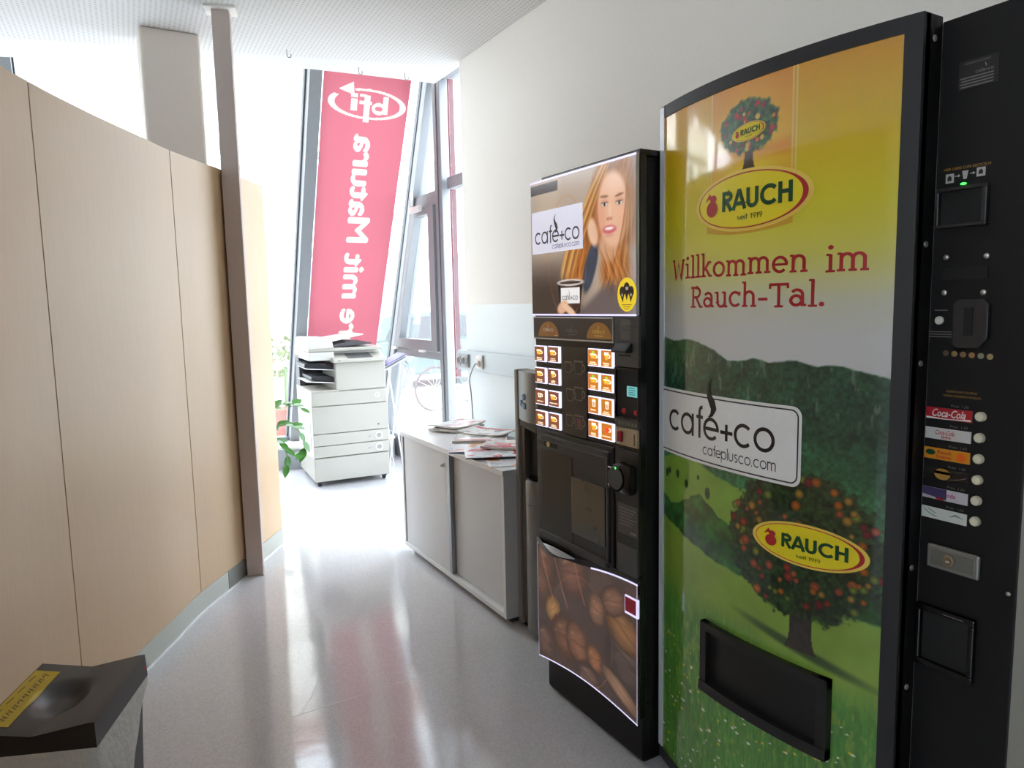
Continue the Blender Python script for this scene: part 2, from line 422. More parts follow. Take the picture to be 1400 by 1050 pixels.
def mat_wood():
    m = bpy.data.materials.new('pale_beech_laminate'); m.use_nodes = True
    nt = m.node_tree; b = nt.nodes['Principled BSDF']; N = nt.nodes.new; L = nt.links.new
    tc = N('ShaderNodeTexCoord'); mp = N('ShaderNodeMapping'); mp.inputs['Scale'].default_value = (30, 30, 1.6); L(tc.outputs['Object'], mp.inputs[0])
    n = N('ShaderNodeTexNoise'); n.inputs['Scale'].default_value = 4; n.inputs['Detail'].default_value = 6; L(mp.outputs[0], n.inputs['Vector'])
    cr = N('ShaderNodeValToRGB'); L(n.outputs['Fac'], cr.inputs[0])
    cr.color_ramp.elements[0].position = 0.3; cr.color_ramp.elements[0].color = srgb(211, 178, 140)
    cr.color_ramp.elements[1].position = 0.7; cr.color_ramp.elements[1].color = srgb(215, 183, 145)
    L(cr.outputs[0], b.inputs['Base Color']); b.inputs['Roughness'].default_value = 0.42
    return m
def mat_glass():
    """window pane: clear with a mirror share at grazing angles and a translucent share that imitates glare haze"""
    m = bpy.data.materials.new('hazed_window_glass'); m.use_nodes = True
    nt = m.node_tree; nt.nodes.clear(); N = nt.nodes.new; L = nt.links.new
    o = N('ShaderNodeOutputMaterial'); t = N('ShaderNodeBsdfTransparent'); t.inputs[0].default_value = (0.95, 0.97, 0.97, 1)
    g = N('ShaderNodeBsdfGlossy'); g.inputs['Roughness'].default_value = 0.02
    fc = N('ShaderNodeLayerWeight'); fc.inputs[0].default_value = 0.5
    pw = N('ShaderNodeMath'); pw.operation = 'POWER'; L(fc.outputs['Facing'], pw.inputs[0]); pw.inputs[1].default_value = 5.0
    lw = N('ShaderNodeMath'); lw.operation = 'MULTIPLY_ADD'; L(pw.outputs[0], lw.inputs[0]); lw.inputs[1].default_value = 0.7; lw.inputs[2].default_value = 0.04
    a = N('ShaderNodeMixShader'); L(lw.outputs[0], a.inputs[0]); L(t.outputs[0], a.inputs[1]); L(g.outputs[0], a.inputs[2])
    tl = N('ShaderNodeBsdfTranslucent'); tl.inputs[0].default_value = (0.95, 0.97, 1, 1)  # whitish translucent share stands in for the glare over the street
    tc = N('ShaderNodeTexCoord'); n = N('ShaderNodeTexNoise'); n.inputs['Scale'].default_value = 2.2; L(tc.outputs['Object'], n.inputs['Vector'])
    mr = N('ShaderNodeMapRange'); L(n.outputs['Fac'], mr.inputs[0]); mr.inputs[3].default_value = 0.02; mr.inputs[4].default_value = 0.032
    b = N('ShaderNodeMixShader'); L(mr.outputs[0], b.inputs[0]); L(a.outputs[0], b.inputs[1]); L(tl.outputs[0], b.inputs[2]); L(b.outputs[0], o.inputs[0])
    return m
M_FLOOR, M_CEIL, M_WALL, M_WOOD, M_GLASS = mat_floor(), mat_ceiling(), mat_wall(), mat_wood(), mat_glass()
M_WHITE = mat('white_paint', srgb(228, 225, 218), 0.7, var=0.02, bump=0.1)
M_ALU = mat('grey_aluminium_frame', srgb(136, 139, 143), 0.4, metal=0.2, var=0.03, scale=20)
M_DIM = mat('taupe_wall_paint', srgb(205, 200, 192), 0.8, var=0.03)
M_ALUD = mat('dark_gasket', srgb(88, 92, 96), 0.55, var=0.03)
M_PLINTH = mat('pale_grey_plinth', srgb(186, 187, 176), 0.35, var=0.03)
M_POST = mat('brown_grey_steel_paint', srgb(198, 183, 175), 0.45, var=0.05, scale=120, bump=0.05)

# floor
pts = [(WX+0.6, BACK), (WX+0.6, 7.05)] + [(x, fac_y(x, 0)+0.08) for x in (1.56, LX)] + [(LX, BACK)]
FLOOR = struct('floor', prism(NB(), [(x, y, 0) for x, y in pts], (0, 0, -0.12)), M_FLOOR)
# welded seams between the floor sheets
M_WELD = mat('pale_seam_weld', srgb(222, 222, 226), 0.25)
for a, b in (((0.50, 2.473), (1.37, 2.50)), ((0.53, 2.475), (0.635, 2.65)), ((0.91, 4.31), (1.48, 4.24))):
    a, b = Vector(a), Vector(b); n_ = Vector((-(b-a).y, (b-a).x)).normalized()*0.0022
    obj('floor_seam', prism(NB(), [(p.x, p.y, 0.0) for p in (a-n_, b-n_, b+n_, a+n_)], (0, 0, 0.0004)), M_WELD, FLOOR)
# ceiling slab, its edge a little short of the leaning glass
edge = [(2.11, 4.62), (1.99, 4.62), (1.30, 4.69), (0.66, 4.89), (0.30, 5.0), (-0.346, 5.267), (-2.0, 5.85), (LX, 6.75)]
pts = [(WX+0.6, BACK), (WX+0.6, 4.13), (2.11, 4.13)] + edge + [(LX, BACK)]
struct('ceiling', prism(NB(), [(x, y, CEIL) for x, y in pts], (0, 0, TOP-CEIL)), M_CEIL)
pts = [(2.75, 4.0), (2.75, 5.75)] + [(x, fac_y(x, TOP)+0.2) for x in (1.56, LX)] + [(LX, 6.6), (1.3, 4.6), (2.0, 4.0)]
struct('trim_1', prism(NB(), [(x, y, TOP) for x, y in pts], (0, 0, 0.1)), M_WHITE)      # soffit of the glazing slot
# right wall, ends before the corner glazing
struct('wall_right', BX((WX, BACK, 0), (WX+0.36, 4.135, CEIL), 0.004), M_WALL)
struct('wall_back', BX((LX, BACK-0.15, 0), (WX+0.6, BACK, CEIL)), mat('brown_grey_wall_paint', srgb(126, 116, 108), 0.8, var=0.03))
bm = NB(); WY_0, WY_1, WZ_0, WZ_1 = -3.1, 0.6, 1.55, 2.80          # opening for a strip window added out of view to brighten the foreground
for lo, hi in (((BACK-0.15, 0), (WY_0, TOP)), ((WY_1, 0), (9.3, TOP)), ((WY_0, 0), (WY_1, WZ_0)), ((WY_0, WZ_1), (WY_1, TOP))): box(bm, (LX-0.15, lo[0], lo[1]), (LX, hi[0], hi[1]))
struct('wall_far_left', bm, M_DIM)
struct('baseboard_right', BX((WX-0.012, BACK, 0), (WX, 4.13, 0.07), 0.003), M_PLINTH)

# ------------------------------------------------------------------ curved timber partition on the left
def catmull(P, n=8):
    P = [np.array(p, float) for p in P]; P = [2*P[0]-P[1]] + P + [2*P[-1]-P[-2]]; out = []
    for i in range(1, len(P)-2):
        for k in range(n):
            t = k/n; a, b, c, d = P[i-1:i+3]
            out.append(0.5*((2*b)+(-a+c)*t+(2*a-5*b+4*c-d)*t*t+(-a+3*b-3*c+d)*t**3))
    out.append(P[-2]); return out
PART = catmull([(-0.46, 1.05), (-0.42, 1.55), (-0.33, 2.05), (-0.255, 2.40), (-0.165, 2.67), (0.02, 3.05), (0.20, 3.37), (0.335, 3.615), (0.60, 3.99), (0.895, 4.43)], 10)
seg = np.array(PART); cum = np.concatenate([[0], np.cumsum(np.hypot(*np.diff(seg, axis=0).T))])
def part_pt(s): return np.array([np.interp(s, cum, seg[:, 0]), np.interp(s, cum, seg[:, 1])])
def part_nrm(s):
    a, b = part_pt(max(s-0.02, 0)), part_pt(min(s+0.02, cum[-1])); t = (b-a)/np.hypot(*(b-a)); return np.array([t[1], -t[0]])   # towards the room
def s_at(x, y): return cum[np.argmin(np.hypot(seg[:, 0]-x, seg[:, 1]-y))]
def curved_board(bm, s0, s1, z0, z1, front, back, n=14):
    b = bmesh.new(); rows = []
    for i in range(n+1):
        s = s0+(s1-s0)*i/n; p = part_pt(s); q = part_nrm(s); f = p+q*front; k = p+q*back
        rows.append([b.verts.new((f[0], f[1], z0)), b.verts.new((f[0], f[1], z1)), b.verts.new((k[0], k[1], z1)), b.verts.new((k[0], k[1], z0))])
    for A, B in zip(rows, rows[1:]):
        for j in range(4): b.faces.new((A[j], A[(j+1) % 4], B[(j+1) % 4], B[j]))
    b.faces.new(rows[0]); b.faces.new(rows[-1][::-1])
    bmesh.ops.recalc_face_normals(b, faces=b.faces[:])
    return merge(bm, b)
wl = struct_empty('wall_left', (-0.3, 2.2, 0))
def under(o, root):
    o.parent = root; o.matrix_parent_inverse = Matrix.Translation(root.location).inverted(); return o
M_SEAM = mat('dark_seam_core', srgb(96, 70, 52), 0.7)
joints = [0.0, s_at(-0.47, 1.4)+0.02, s_at(-0.135, 2.735), s_at(0.34, 3.62), s_at(0.66, 4.08), cum[-1]]
for a, b in zip(joints, joints[1:]):
    under(smooth(obj('wood_panel', curved_board(NB(), a+0.003, b-(0.003 if b < cum[-1] else 0), 0.10, 2.17, 0.0, -0.018), M_WOOD)), wl)
under(smooth(obj('core_board', curved_board(NB(), 0, cum[-1]-0.002, 0.0, 2.168, -0.019, -0.05, 50), M_SEAM)), wl)
under(smooth(obj('plinth', curved_board(NB(), 0, cum[-1], 0.0, 0.10, 0.004, -0.018, 50), M_PLINTH)), wl)
under(smooth(obj('floor_bead', curved_board(NB(), 0, cum[-1], 0.0, 0.006, 0.012, 0.004, 50), mat('white_floor_bead', srgb(236, 238, 240), 0.25))), wl)
under(smooth(obj('plinth_dark_strip', curved_board(NB(), s_at(0.50, 3.845), s_at(0.60, 3.99), 0.006, 0.100, 0.006, 0.004, 10), mat('darker_plinth_grey', srgb(120, 120, 114), 0.4))), wl)  # thin darker grey strip laid over the plinth next to the post

# steel post in front of the partition, concrete pillar behind it
t = thing('steel_post', 'brown-grey square steel post from floor to ceiling against the wooden partition', 'post', (0.652, 3.985, 0), rad(-17))
obj('shaft', BX((-0.043, -0.03, 0.004), (0.043, 0.03, CEIL-0.012), 0.004), M_POST, t)
obj('base_plate', BX((-0.046, -0.033, 0), (0.046, 0.033, 0.004)), M_POST, t)
obj('ceiling_collar', BX((-0.075, -0.06, CEIL-0.012), (0.075, 0.06, CEIL), 0.001), mat('white_collar', srgb(240, 238, 230), 0.5), t)
p = BX((0.30, 4.385, 0), (0.60, 4.62, CEIL), 0.018, 3)
tag(obj('pillar', p, mat('light_grey_plaster', srgb(226, 217, 206), 0.8, var=0.03, bump=0.15)), 'pale grey square pillar rising behind the wooden partition', 'pillar')

# ------------------------------------------------------------------ leaning glass front
def slope_bar(bm, x, wd, z0, z1, dep=0.13, out=0.03):
    """mullion lying in the leaning plane at x"""
    P = [(x-wd/2, fac_y(x-wd/2, z0)-dep, z0), (x+wd/2, fac_y(x+wd/2, z0)-dep, z0), (x+wd/2, fac_y(x+wd/2, z0)+out, z0), (x-wd/2, fac_y(x-wd/2, z0)+out, z0)]
    return prism(bm, P, (0, -0.44*(z1-z0), z1-z0))
def slope_rail(bm, x0, x1, z0, z1, dep=0.08, out=0.03):
    P = [(x0, fac_y(x0, z0)-dep, z0), (x0, fac_y(x0, z0)+out, z0), (x0, fac_y(x0, z1)+out, z1), (x0, fac_y(x0, z1)-dep, z1)]
    e = (x1-x0, fac_y(x1-1e-6, z0)-fac_y(x0+1e-6 if x0 >= 1.56 else x0, z0), 0)
    return prism(bm, P, e)
def slope_pane(bm, x0, x1, z0, z1, th=0.008):
    P = [(x0, fac_y(x0, z0), z0), (x1, fac_y(x1, z0), z0), (x1, fac_y(x1, z1), z1), (x0, fac_y(x0, z1), z1)]
    return prism(bm, P, (0, th, 0))
ZT, ZB = 3.48, 0.24
mull = [LX, -2.4, -0.43, 1.535, 2.46]
for i, (a, b) in enumerate(zip(mull, mull[1:])):
    W = struct_empty('window_%d' % (i+1), ((a+b)/2, fac_y((a+b)/2, 0), 0))
    under(obj('pane', slope_pane(NB(), a+0.04, b-0.04, ZB, ZT), M_GLASS), W)
    under(obj('mullion', slope_bar(NB(), b if b < 2.4 else 2.475, 0.088 if b < 2.4 else 0.13, 0.0, ZT), M_ALU), W)
    under(obj('gasket', slope_bar(slope_bar(NB(), b-0.05, 0.012, ZB, ZT, 0.03), b+0.05, 0.012, ZB, ZT, 0.03), M_ALUD), W)
    under(obj('bottom_rail', slope_rail(NB(), a+0.044, b-0.044, ZB-0.06, ZB), M_ALU), W)
    under(obj('top_rail', slope_rail(NB(), a+0.044, b-0.044, ZT-0.05, ZT), M_ALU), W)
# convector box / sill along the foot of the glass
bm = NB()
def sillpoly(x0, x1, dy): 
    return [(x0, fac_y(x0, 0)-0.55+dy, 0), (x1, fac_y(x1, 0)-0.55+dy, 0), (x1, fac_y(x1, 0)-0.12, 0), (x0, fac_y(x0, 0)-0.12, 0)]
prism(bm, sillpoly(LX+0.02, 1.56, 0.02), (0, 0, 0.185)); prism(bm, sillpoly(1.56, 2.40, 0.02), (0, 0, 0.185))
W = struct('trim_2', bm, mat('grey_sill_panel', srgb(170, 174, 178), 0.5))
bm = NB()
for x0, x1 in ((LX+0.02, 1.56), (1.56, 2.40)):
    prism(bm, [(a, b, 0.185) for a, b, c in sillpoly(x0, x1, 0)], (0, 0, 0.02))
obj('sill_board', bm, M_WHITE, W)

# triangular side light between the leaning corner mullion and the upright corner post
XS = 2.47
W5 = struct_empty('window_5', (XS, 5.3, 0))
under(obj('corner_post', BX((XS-0.045, 5.235, 0), (XS+0.03, 5.37, ZT), 0.006), M_ALU), W5)
under(obj('post_groove', BX((XS-0.05, 5.29, 0.0), (XS-0.04, 5.302, ZT)), M_ALUD), W5)
def tri_rail(bm, z0, z1, yn=5.37, d0=-0.035, d1=0.05):
    """rail between post and leaning mullion"""
    P = [(XS+d0, yn, z0), (XS+d0, fac_y(2, z0)-0.05, z0), (XS+d0, fac_y(2, z1)-0.05, z1), (XS+d0, yn, z1)]
    return prism(bm, P, (d1-d0, 0, 0))
under(obj('transom', tri_rail(NB(), 2.275, 2.375), M_ALU), W5)
under(obj('transom', tri_rail(NB(), 1.0, 1.06), M_ALU), W5)
under(obj('bottom_rail', tri_rail(NB(), 0.0, 0.22), M_ALU), W5)
bm = NB()                       # hinged casement frame with slanted far side
cz0, cz1 = 1.07, 2.265
yo = lambda z: fac_y(2, z)-0.12
outer = [(5.39, cz0), (yo(cz0), cz0), (yo(cz1), cz1), (5.39, cz1)]
inner = [(5.50, cz0+0.09), (yo(cz0+0.09)-0.10, cz0+0.09), (yo(cz1-0.06)-0.10, cz1-0.06), (5.50, cz1-0.06)]
for k in range(4):
    a, b, c, d = outer[k], outer[(k+1) % 4], inner[(k+1) % 4], inner[k]
    prism(bm, [(XS-0.06, p[0], p[1]) for p in (a, b, c, d)], (0.07, 0, 0))
cas = under(obj('casement', bm, M_ALU), W5)
def tri_pane(pts): return prism(NB(), [(XS, y, z) for y, z in pts], (0.008, 0, 0))
o = obj('pane', tri_pane([(a, b) for a, b in inner]), M_GLASS, cas)
under(obj('pane', tri_pane([(5.37, 0.22), (fac_y(2, 0.22)-0.05, 0.22), (fac_y(2, 1.0)-0.05, 1.0), (5.37, 1.0)]), M_GLASS), W5)
under(obj('pane', tri_pane([(5.37, 2.375), (fac_y(2, 2.375)-0.05, 2.375), (fac_y(2, 3.3)-0.05, 3.3), (5.37, 3.3)]), M_GLASS), W5)
M_HW = mat('white_fitting', srgb(225, 224, 220), 0.35)
bm = NB(); box(bm, (XS-0.10, 5.60, 2.235), (XS-0.058, 5.80, 2.285), 0.006); box(bm, (XS-0.115, 5.72, 2.285), (XS-0.085, 5.745, 2.40), 0.006)
obj('handle', bm, M_HW, cas)
for y in (5.62, 6.28): obj('hinge', BX((XS-0.085, y, 1.055), (XS-0.055, y+0.11, 1.075), 0.004), M_HW, cas)
# upright side window between the corner post and the end of the wall
W6 = struct_empty('window_6', (2.5, 4.7, 0))
under(obj('transom', BX((2.455, 4.13, 2.36), (2.53, 5.20, 2.45), 0.004), M_ALU), W6)
under(obj('top_rail', BX((2.44, 4.13, 3.20), (2.55, 5.20, 3.48), 0.004), M_ALU), W6)
under(obj('bottom_rail', BX((2.455, 4.13, 0), (2.53, 5.20, 0.2), 0.004), M_ALU), W6)
under(obj('pane', BX((2.49, 4.13, 0.2), (2.498, 5.20, 2.36)), M_GLASS), W6)
under(obj('pane', BX((2.49, 4.13, 2.45), (2.498, 5.20, 3.20)), M_GLASS), W6)

W7 = struct_empty('window_7', (LX-0.08, -1.25, 0))  # unseen strip window, added as fill light for the near end
for k in range(3):
    y0 = WY_0+(WY_1-WY_0)*k/3; y1 = WY_0+(WY_1-WY_0)*(k+1)/3
    under(obj('pane', BX((LX-0.085, y0+0.05, WZ_0+0.05), (LX-0.078, y1-0.05, WZ_1-0.05)), M_GLASS), W7)
    bm = NB()
    for lo, hi in (((y0, WZ_0), (y1, WZ_0+0.05)), ((y0, WZ_1-0.05), (y1, WZ_1)), ((y0, WZ_0+0.05), (y0+0.05, WZ_1-0.05)), ((y1-0.05, WZ_0+0.05), (y1, WZ_1-0.05))): box(bm, (LX-0.11, lo[0], lo[1]), (LX-0.05, hi[0], hi[1]))
    under(obj('window_frame', bm, M_ALU), W7)
# portals
portal((LX-0.2, -1.25, 2.175), (0, 1.85, 0), (0, 0, 0.625))
def slope_portal(x0, x1):
    a = Vector((x0, fac_y(x0, 0.3), 0.3)); b = Vector((x1, fac_y(x1-1e-6, 0.3), 0.3)); up = Vector((0, -0.44*3.1, 3.1))
    portal((a+b+up)/2 + Vector((0, 0.12, 0)), (b-a)/2, up/2)
slope_portal(1.57, 2.46); slope_portal(-1.5, 1.55); slope_portal(LX, -1.5)
portal((2.62, 5.1, 1.75), (0, -0.95, 0), (0, 0, 1.6))

# hooks screwed into the ceiling
M_HOOK = mat('steel_hook', srgb(150, 150, 150), 0.3, metal=0.8)
for (x, y), lab in zip(((1.075, 4.414), (1.545, 4.526), (1.847, 4.50)), ('small steel hook in the ceiling nearest the square post', 'small steel hook in the ceiling above the round logo of the red banner', 'small steel hook in the ceiling nearest the corner of the glazing')):
    P = [(x, y, CEIL), (x, y, CEIL-0.03)] + [(x+0.012-0.012*math.cos(rad(a)), y, CEIL-0.03-0.012*math.sin(rad(a))) for a in range(20, 240, 30)]
    tag(smooth(obj('ceiling_hook', tube(NB(), P, 0.0025, 6), M_HOOK)), lab, 'hook', 'hooks along the ceiling edge')
# ================================================================== shared finishes
M_BLACK = mat('black_powder_coat', srgb(19, 18, 19), 0.5, spec=0.3, var=0.08, scale=300, bump=0.04)
M_BLACKG = mat('gloss_black_plastic', srgb(14, 13, 14), 0.25, var=0.05)
M_CHAR = mat('charcoal_plastic', srgb(40, 39, 40), 0.42, var=0.05, scale=200)
M_DARKHOLE = mat('dark_recess', srgb(13, 13, 13), 0.7)
M_SILVER = mat('brushed_silver_trim', srgb(196, 200, 205), 0.28, metal=0.85, var=0.05, scale=40)
M_STEEL = mat('stainless_screw', srgb(190, 188, 180), 0.3, metal=0.8)
M_INKRED = mat('red_ink', srgb(176, 38, 42), 0.35)
M_INKGRN = mat('dark_green_ink', srgb(16, 70, 40), 0.35)
M_INKBLK = mat('black_ink', srgb(38, 32, 32), 0.35)
M_INKYEL = mat('yellow_ink', srgb(236, 214, 40), 0.3, coat=0.3)
M_INKPALE = mat('pale_gold_ink', srgb(240, 206, 92), 0.3, coat=0.3)
M_INKWHITE = mat('white_ink', srgb(232, 230, 226), 0.35, coat=0.2)
M_INKGREY = mat('grey_ink', srgb(120, 116, 112), 0.4)
M_INKORG = mat('orange_ink', srgb(222, 140, 34), 0.4)
M_INKGOLD = mat('gold_ink', srgb(170, 128, 60), 0.4)

def steam(u, v, h, k=0.16):
    """the curl of steam above the e"""
    P = []; W = []
    C = [(0.0, 0.0, 0.02), (0.12, 0.08, 0.07), (0.19, 0.24, 0.13), (0.13, 0.38, 0.15), (0.03, 0.52, 0.12), (-0.05, 0.70, 0.075), (0.0, 0.86, 0.04), (0.12, 1.0, 0.008)]
    for i in range(22):
        t = i/21*(len(C)-1); a = min(int(t), len(C)-2); f = t-a; f = f*f*(3-2*f)*0.5+f*0.5
        q = [C[a][j]*(1-f)+C[a+1][j]*f for j in range(3)]
        P.append((u+h*(q[0]-0.05), v+h*q[1])); W.append(h*q[2]*k/0.16)
    return ribbon(P, W)

# ================================================================== cold drink vending machine
DX0, DZT = 1.383, 2.0
def rx(y, off=0.0): return DX0+0.40*(y-1.21)**2-off           # bowed door front
CY1, CY0, CYC = 1.602, 0.655, 0.845                           # door left, machine right, door / column boundary
drink = thing('drink_vending_machine', 'tall black cold drink vending machine with a bowed yellow and green landscape door', 'vending machine', (1.75, 1.13, 0))
def du(o): return under(o, drink)
M_CAB = mat('beige_cabinet_sheet', srgb(176, 170, 156), 0.5, var=0.04)
du(obj('cabinet', BX((1.50, CY0, 0.03), (2.03, CY1-0.004, DZT-0.01), 0.006), M_CAB))
for x in (1.54, 1.98):
    for y in (0.70, 1.55): du(obj('levelling_foot', lathe(NB(), [(0.0, 0), (0.025, 0), (0.025, 0.01), (0.012, 0.012), (0.012, 0.03), (0, 0.03)], 12, at(x, y, 0)), M_BLACK))
def bowed(bm, y0, y1, z0, z1, f0, f1, n=24):
    """slab following the bowed front, depth f0..f1 behind the front"""
    b = bmesh.new(); rows = []
    for i in range(n+1):
        y = y0+(y1-y0)*i/n; xa = rx(y)+f0; xb = rx(y)+f1 if f1 is not None else 1.497
        rows.append([b.verts.new((xa, y, z0)), b.verts.new((xa, y, z1)), b.verts.new((xb, y, z1)), b.verts.new((xb, y, z0))])
    for A, B in zip(rows, rows[1:]):
        for j in range(4): b.faces.new((A[j], A[(j+1) % 4], B[(j+1) % 4], B[j]))
    b.faces.new(rows[0]); b.faces.new(rows[-1][::-1]); bmesh.ops.recalc_face_normals(b, faces=b.faces[:])
    return merge(bm, b)
PY0, PY1, PZ0, PZ1 = 0.878, 1.581, 0.052, 1.967               # visible graphic panel
door = du(smooth(obj('door', bowed(NB(), CYC, CY1-0.003, 0.03, DZT, 0.006, None), M_BLACK)))
bm = NB()
bowed(bm, CYC, CY1, PZ1, DZT, -0.004, 0.02); bowed(bm, CYC, CY1, 0.02, PZ0, -0.004, 0.02)
bowed(bm, CYC, PY0, PZ0, PZ1, -0.004, 0.02, 3)
# mesh data of the machines is in world coordinates, so pieces of a part share its frame
def sub(o, par):
    o.parent = par; o.matrix_parent_inverse = Matrix.Identity(4); return o
sub(smooth(obj('door_frame', bm, mat('dark_grey_door_frame', srgb(46, 45, 47), 0.5, spec=0.3, var=0.05))), door)
sub(obj('edge_trim', prism(NB(), [(rx(PY1)-0.006, PY1, 0.06), (rx(PY1)-0.001, CY1+0.001, 0.06), (rx(PY1)+0.04, CY1+0.001, 0.06), (rx(PY1)+0.04, PY1, 0.06)], (0, 0, DZT-0.064)), mat('trim_reflection_tint', srgb(226, 230, 236), 0.3, metal=0.1, var=0.04, scale=12)), door)  # trim coloured pale in place of daylight mirrored in its silver

# --- printed landscape on the bowed panel
def paint_drink(Y, Z):
    n1 = vnoise(Y, Z, 9, 1); n2 = vnoise(Y, Z, 28, 2); n3 = vnoise(Y, Z, 70, 3, 3)
    I = np.zeros(Y.shape+(3,))
    t = np.clip((1.967-Z)/(1.967-1.36), 0, 1)[..., None]
    stops = [(0.0, C3(222, 158, 26)), (0.22, C3(224, 184, 24)), (0.5, C3(220, 206, 40)), (0.68, C3(216, 208, 96)), (0.86, C3(205, 203, 180)), (1.0, C3(206, 204, 202))]
    for (a, ca), (b, cb) in zip(stops, stops[1:]):
        k = np.clip((t-a)/(b-a), 0, 1); I = np.where(t >= a, ca*(1-k)+cb*k, I)
    # warm box behind the round tree with fine border lines
    bx = (Y > 1.102)*(Y < 1.360)*(Z > 1.70)
    gl = np.exp(-((Y-1.23)/0.1)**2-((Z-1.80)/0.10)**2)
    I = put(I, bx*0.55*(1-gl), C3(232, 140, 40)); I = put(I, bx*gl*0.9, C3(250, 214, 60))
    hz = np.exp(-((Z-1.80)/0.02)**2)*bx; I = put(I, hz*0.5, C3(226, 120, 30))
    for yy in (1.098, 1.108, 1.357): I = put(I, (np.abs(Y-yy) < 0.0022)*(Z > 1.70)*0.8, C3(240, 208, 120))
    # hills
    ridge = np.interp(Y, [0.85, 0.883, 0.98, 1.03, 1.083, 1.161, 1.204, 1.25, 1.289, 1.36, 1.40, 1.455, 1.52, 1.595], [1.262, 1.278, 1.302, 1.298, 1.307, 1.299, 1.308, 1.297, 1.297, 1.325, 1.338, 1.345, 1.338, 1.348]) + 0.012*(n2-0.5)
    hill = sst(-0.002, 0.003, ridge-Z)
    d = ridge-Z
    hc = C3(38, 86, 62)*(0.75+0.4*n2)[..., None]*(0.6+0.8*vnoise(Y, Z, 130, 61, 2))[..., None]
    rdg = np.abs(vnoise(Y+0.4*Z, Z*0.5, 14, 9, 4)-0.5)*2
    hc = hc*(0.85+0.3*rdg)[..., None] + C3(34, 60, 20)*(sst(0.12, 0.34, d)*0.6)[..., None]*(0.6+0.6*n1)[..., None]
    fleck = sst(0.66, 0.74, vnoise(Y*1.6, Z*0.6, 40, 5, 3))*sst(0.1, 0.03, np.abs(d-0.05)); hc = put(hc, fleck*0.45, C3(150, 160, 140))
    hc = put(hc, sst(1.30, 1.52, Y)*sst(0.12, 0.02, d)*0.5, C3(96, 122, 62)*np.ones_like(hc)*(0.7+0.6*n2)[..., None])
    I = put(I, hill, np.clip(hc, 0, 1))
    # far meadow, tree belt, near meadow
    m1 = 0.995+0.02*np.sin(Y*14)+0.008*(n2-0.5)
    I = put(I, sst(0, 0.006, m1-Z)*(Y > 1.2), C3(122, 158, 60)*np.ones_like(I)*(0.86+0.28*n1)[..., None])
    for yy, zz, r in ((1.56, 0.945, 0.010), (1.545, 0.955, 0.008), (1.50, 0.955, 0.009), (1.455, 0.935, 0.009), (1.36, 0.93, 0.012), (1.40, 0.965, 0.006)):
        I = put(I, sst(1.1, 0.8, np.hypot((Y-yy)/(r*0.9), (Z-zz)/(r*1.3))+0.4*(n3-0.5)), C3(28, 60, 26))
    topb = 0.885+0.03*np.sin(Y*23+1)+0.05*(n1-0.5)+0.03*(n2-0.5); botb = np.interp(Y, [1.2, 1.3, 1.4, 1.5, 1.6], [0.735, 0.745, 0.765, 0.79, 0.815])+0.012*(n2-0.5)
    belt = sst(0, 0.006, topb-Z)*sst(-0.002, 0.006, Z-botb)
    I = put(I, belt, np.clip(C3(46, 98, 40)*(0.35+1.1*n2)[..., None]*(0.8+0.4*n3)[..., None], 0, 1))
    I = put(I, sst(0.004, -0.004, Z-botb), C3(132, 164, 58)*np.ones_like(I)*(0.85+0.25*n1)[..., None])
    # foreground grass with flowers
    fg = sst(0.62, 0.50, Z+0.10*(1.1-Y)+0.05*(n1-0.5)); blade = vnoise(Y*3.2, Z*0.55, 60, 8, 3)
    I = put(I, fg*0.85, np.clip(C3(70, 132, 50)*(0.72+0.55*blade)[..., None], 0, 1))
    I = put(I, fg*sst(0.62, 0.72, vnoise(Y*2, Z, 50, 11, 2))*0.45, C3(150, 170, 60))
    rng = np.random.RandomState(5)
    for k in range(170):
        yy, zz = rng.uniform(0.9, 1.59), rng.uniform(0.055, 0.47); r = 0.003+0.006*rng.rand()*(1-zz)
        c = C3(236, 234, 220) if rng.rand() < 0.62 else C3(232, 200, 40)
        I = put(I, sst(1.15, 0.7, np.hypot((Y-yy)/r, (Z-zz)/(r*0.55))+0.5*(n3-0.5))*0.9, c)
    # big tree: cast shadow, trunk, crown full of fruit
    sh = np.hypot((Y-1.06-0.0)/0.20, (Z-0.615-0.18*(Y-1.06))/0.016); I = put(I, sst(1.2, 0.3, sh)*0.75, C3(24, 48, 20))
    tw = 0.027+0.012*np.exp(-(Z-0.615)/0.02)*(Z > 0.6)
    I = put(I, (np.abs(Y-1.058) < tw)*(Z > 0.612)*(Z < 0.78), np.clip(C3(46, 40, 34)*(0.5+0.8*n3)[..., None], 0, 1))
    rr = np.hypot((Y-1.07)/0.212, (Z-0.868)/0.182)+0.16*(n1-0.5)+0.20*(n3-0.5)
    crown = sst(1.0, 0.94, rr)
    I = put(I, crown, np.clip(C3(40, 62, 32)*(0.25+1.2*vnoise(Y, Z, 110, 21, 2))[..., None], 0, 1))
    for k in range(95):
        a = rng.rand()*2*PI; q = math.sqrt(rng.rand())*0.97; yy = 1.07+0.205*q*math.cos(a); zz = 0.868+0.175*q*math.sin(a); r = 0.006+0.007*rng.rand()
        c = [C3(190, 60, 40), C3(224, 120, 40), C3(150, 34, 44), C3(206, 156, 60), C3(140, 160, 60), C3(214, 96, 60)][rng.randint(6)]
        dd = np.hypot(Y-yy, Z-zz)/r
        I = put(I, sst(1.1, 0.8, dd), np.clip(c*(0.88-0.4*np.clip(dd, 0, 1))[..., None]*(0.9+0.2*n3)[..., None], 0, 1))
    # round tree above the logo
    I = put(I, (np.abs(Y-1.229) < 0.011+0.01*np.exp(-(Z-1.76)/0.02))*(Z > 1.745)*(Z < 1.86), C3(70, 50, 30))
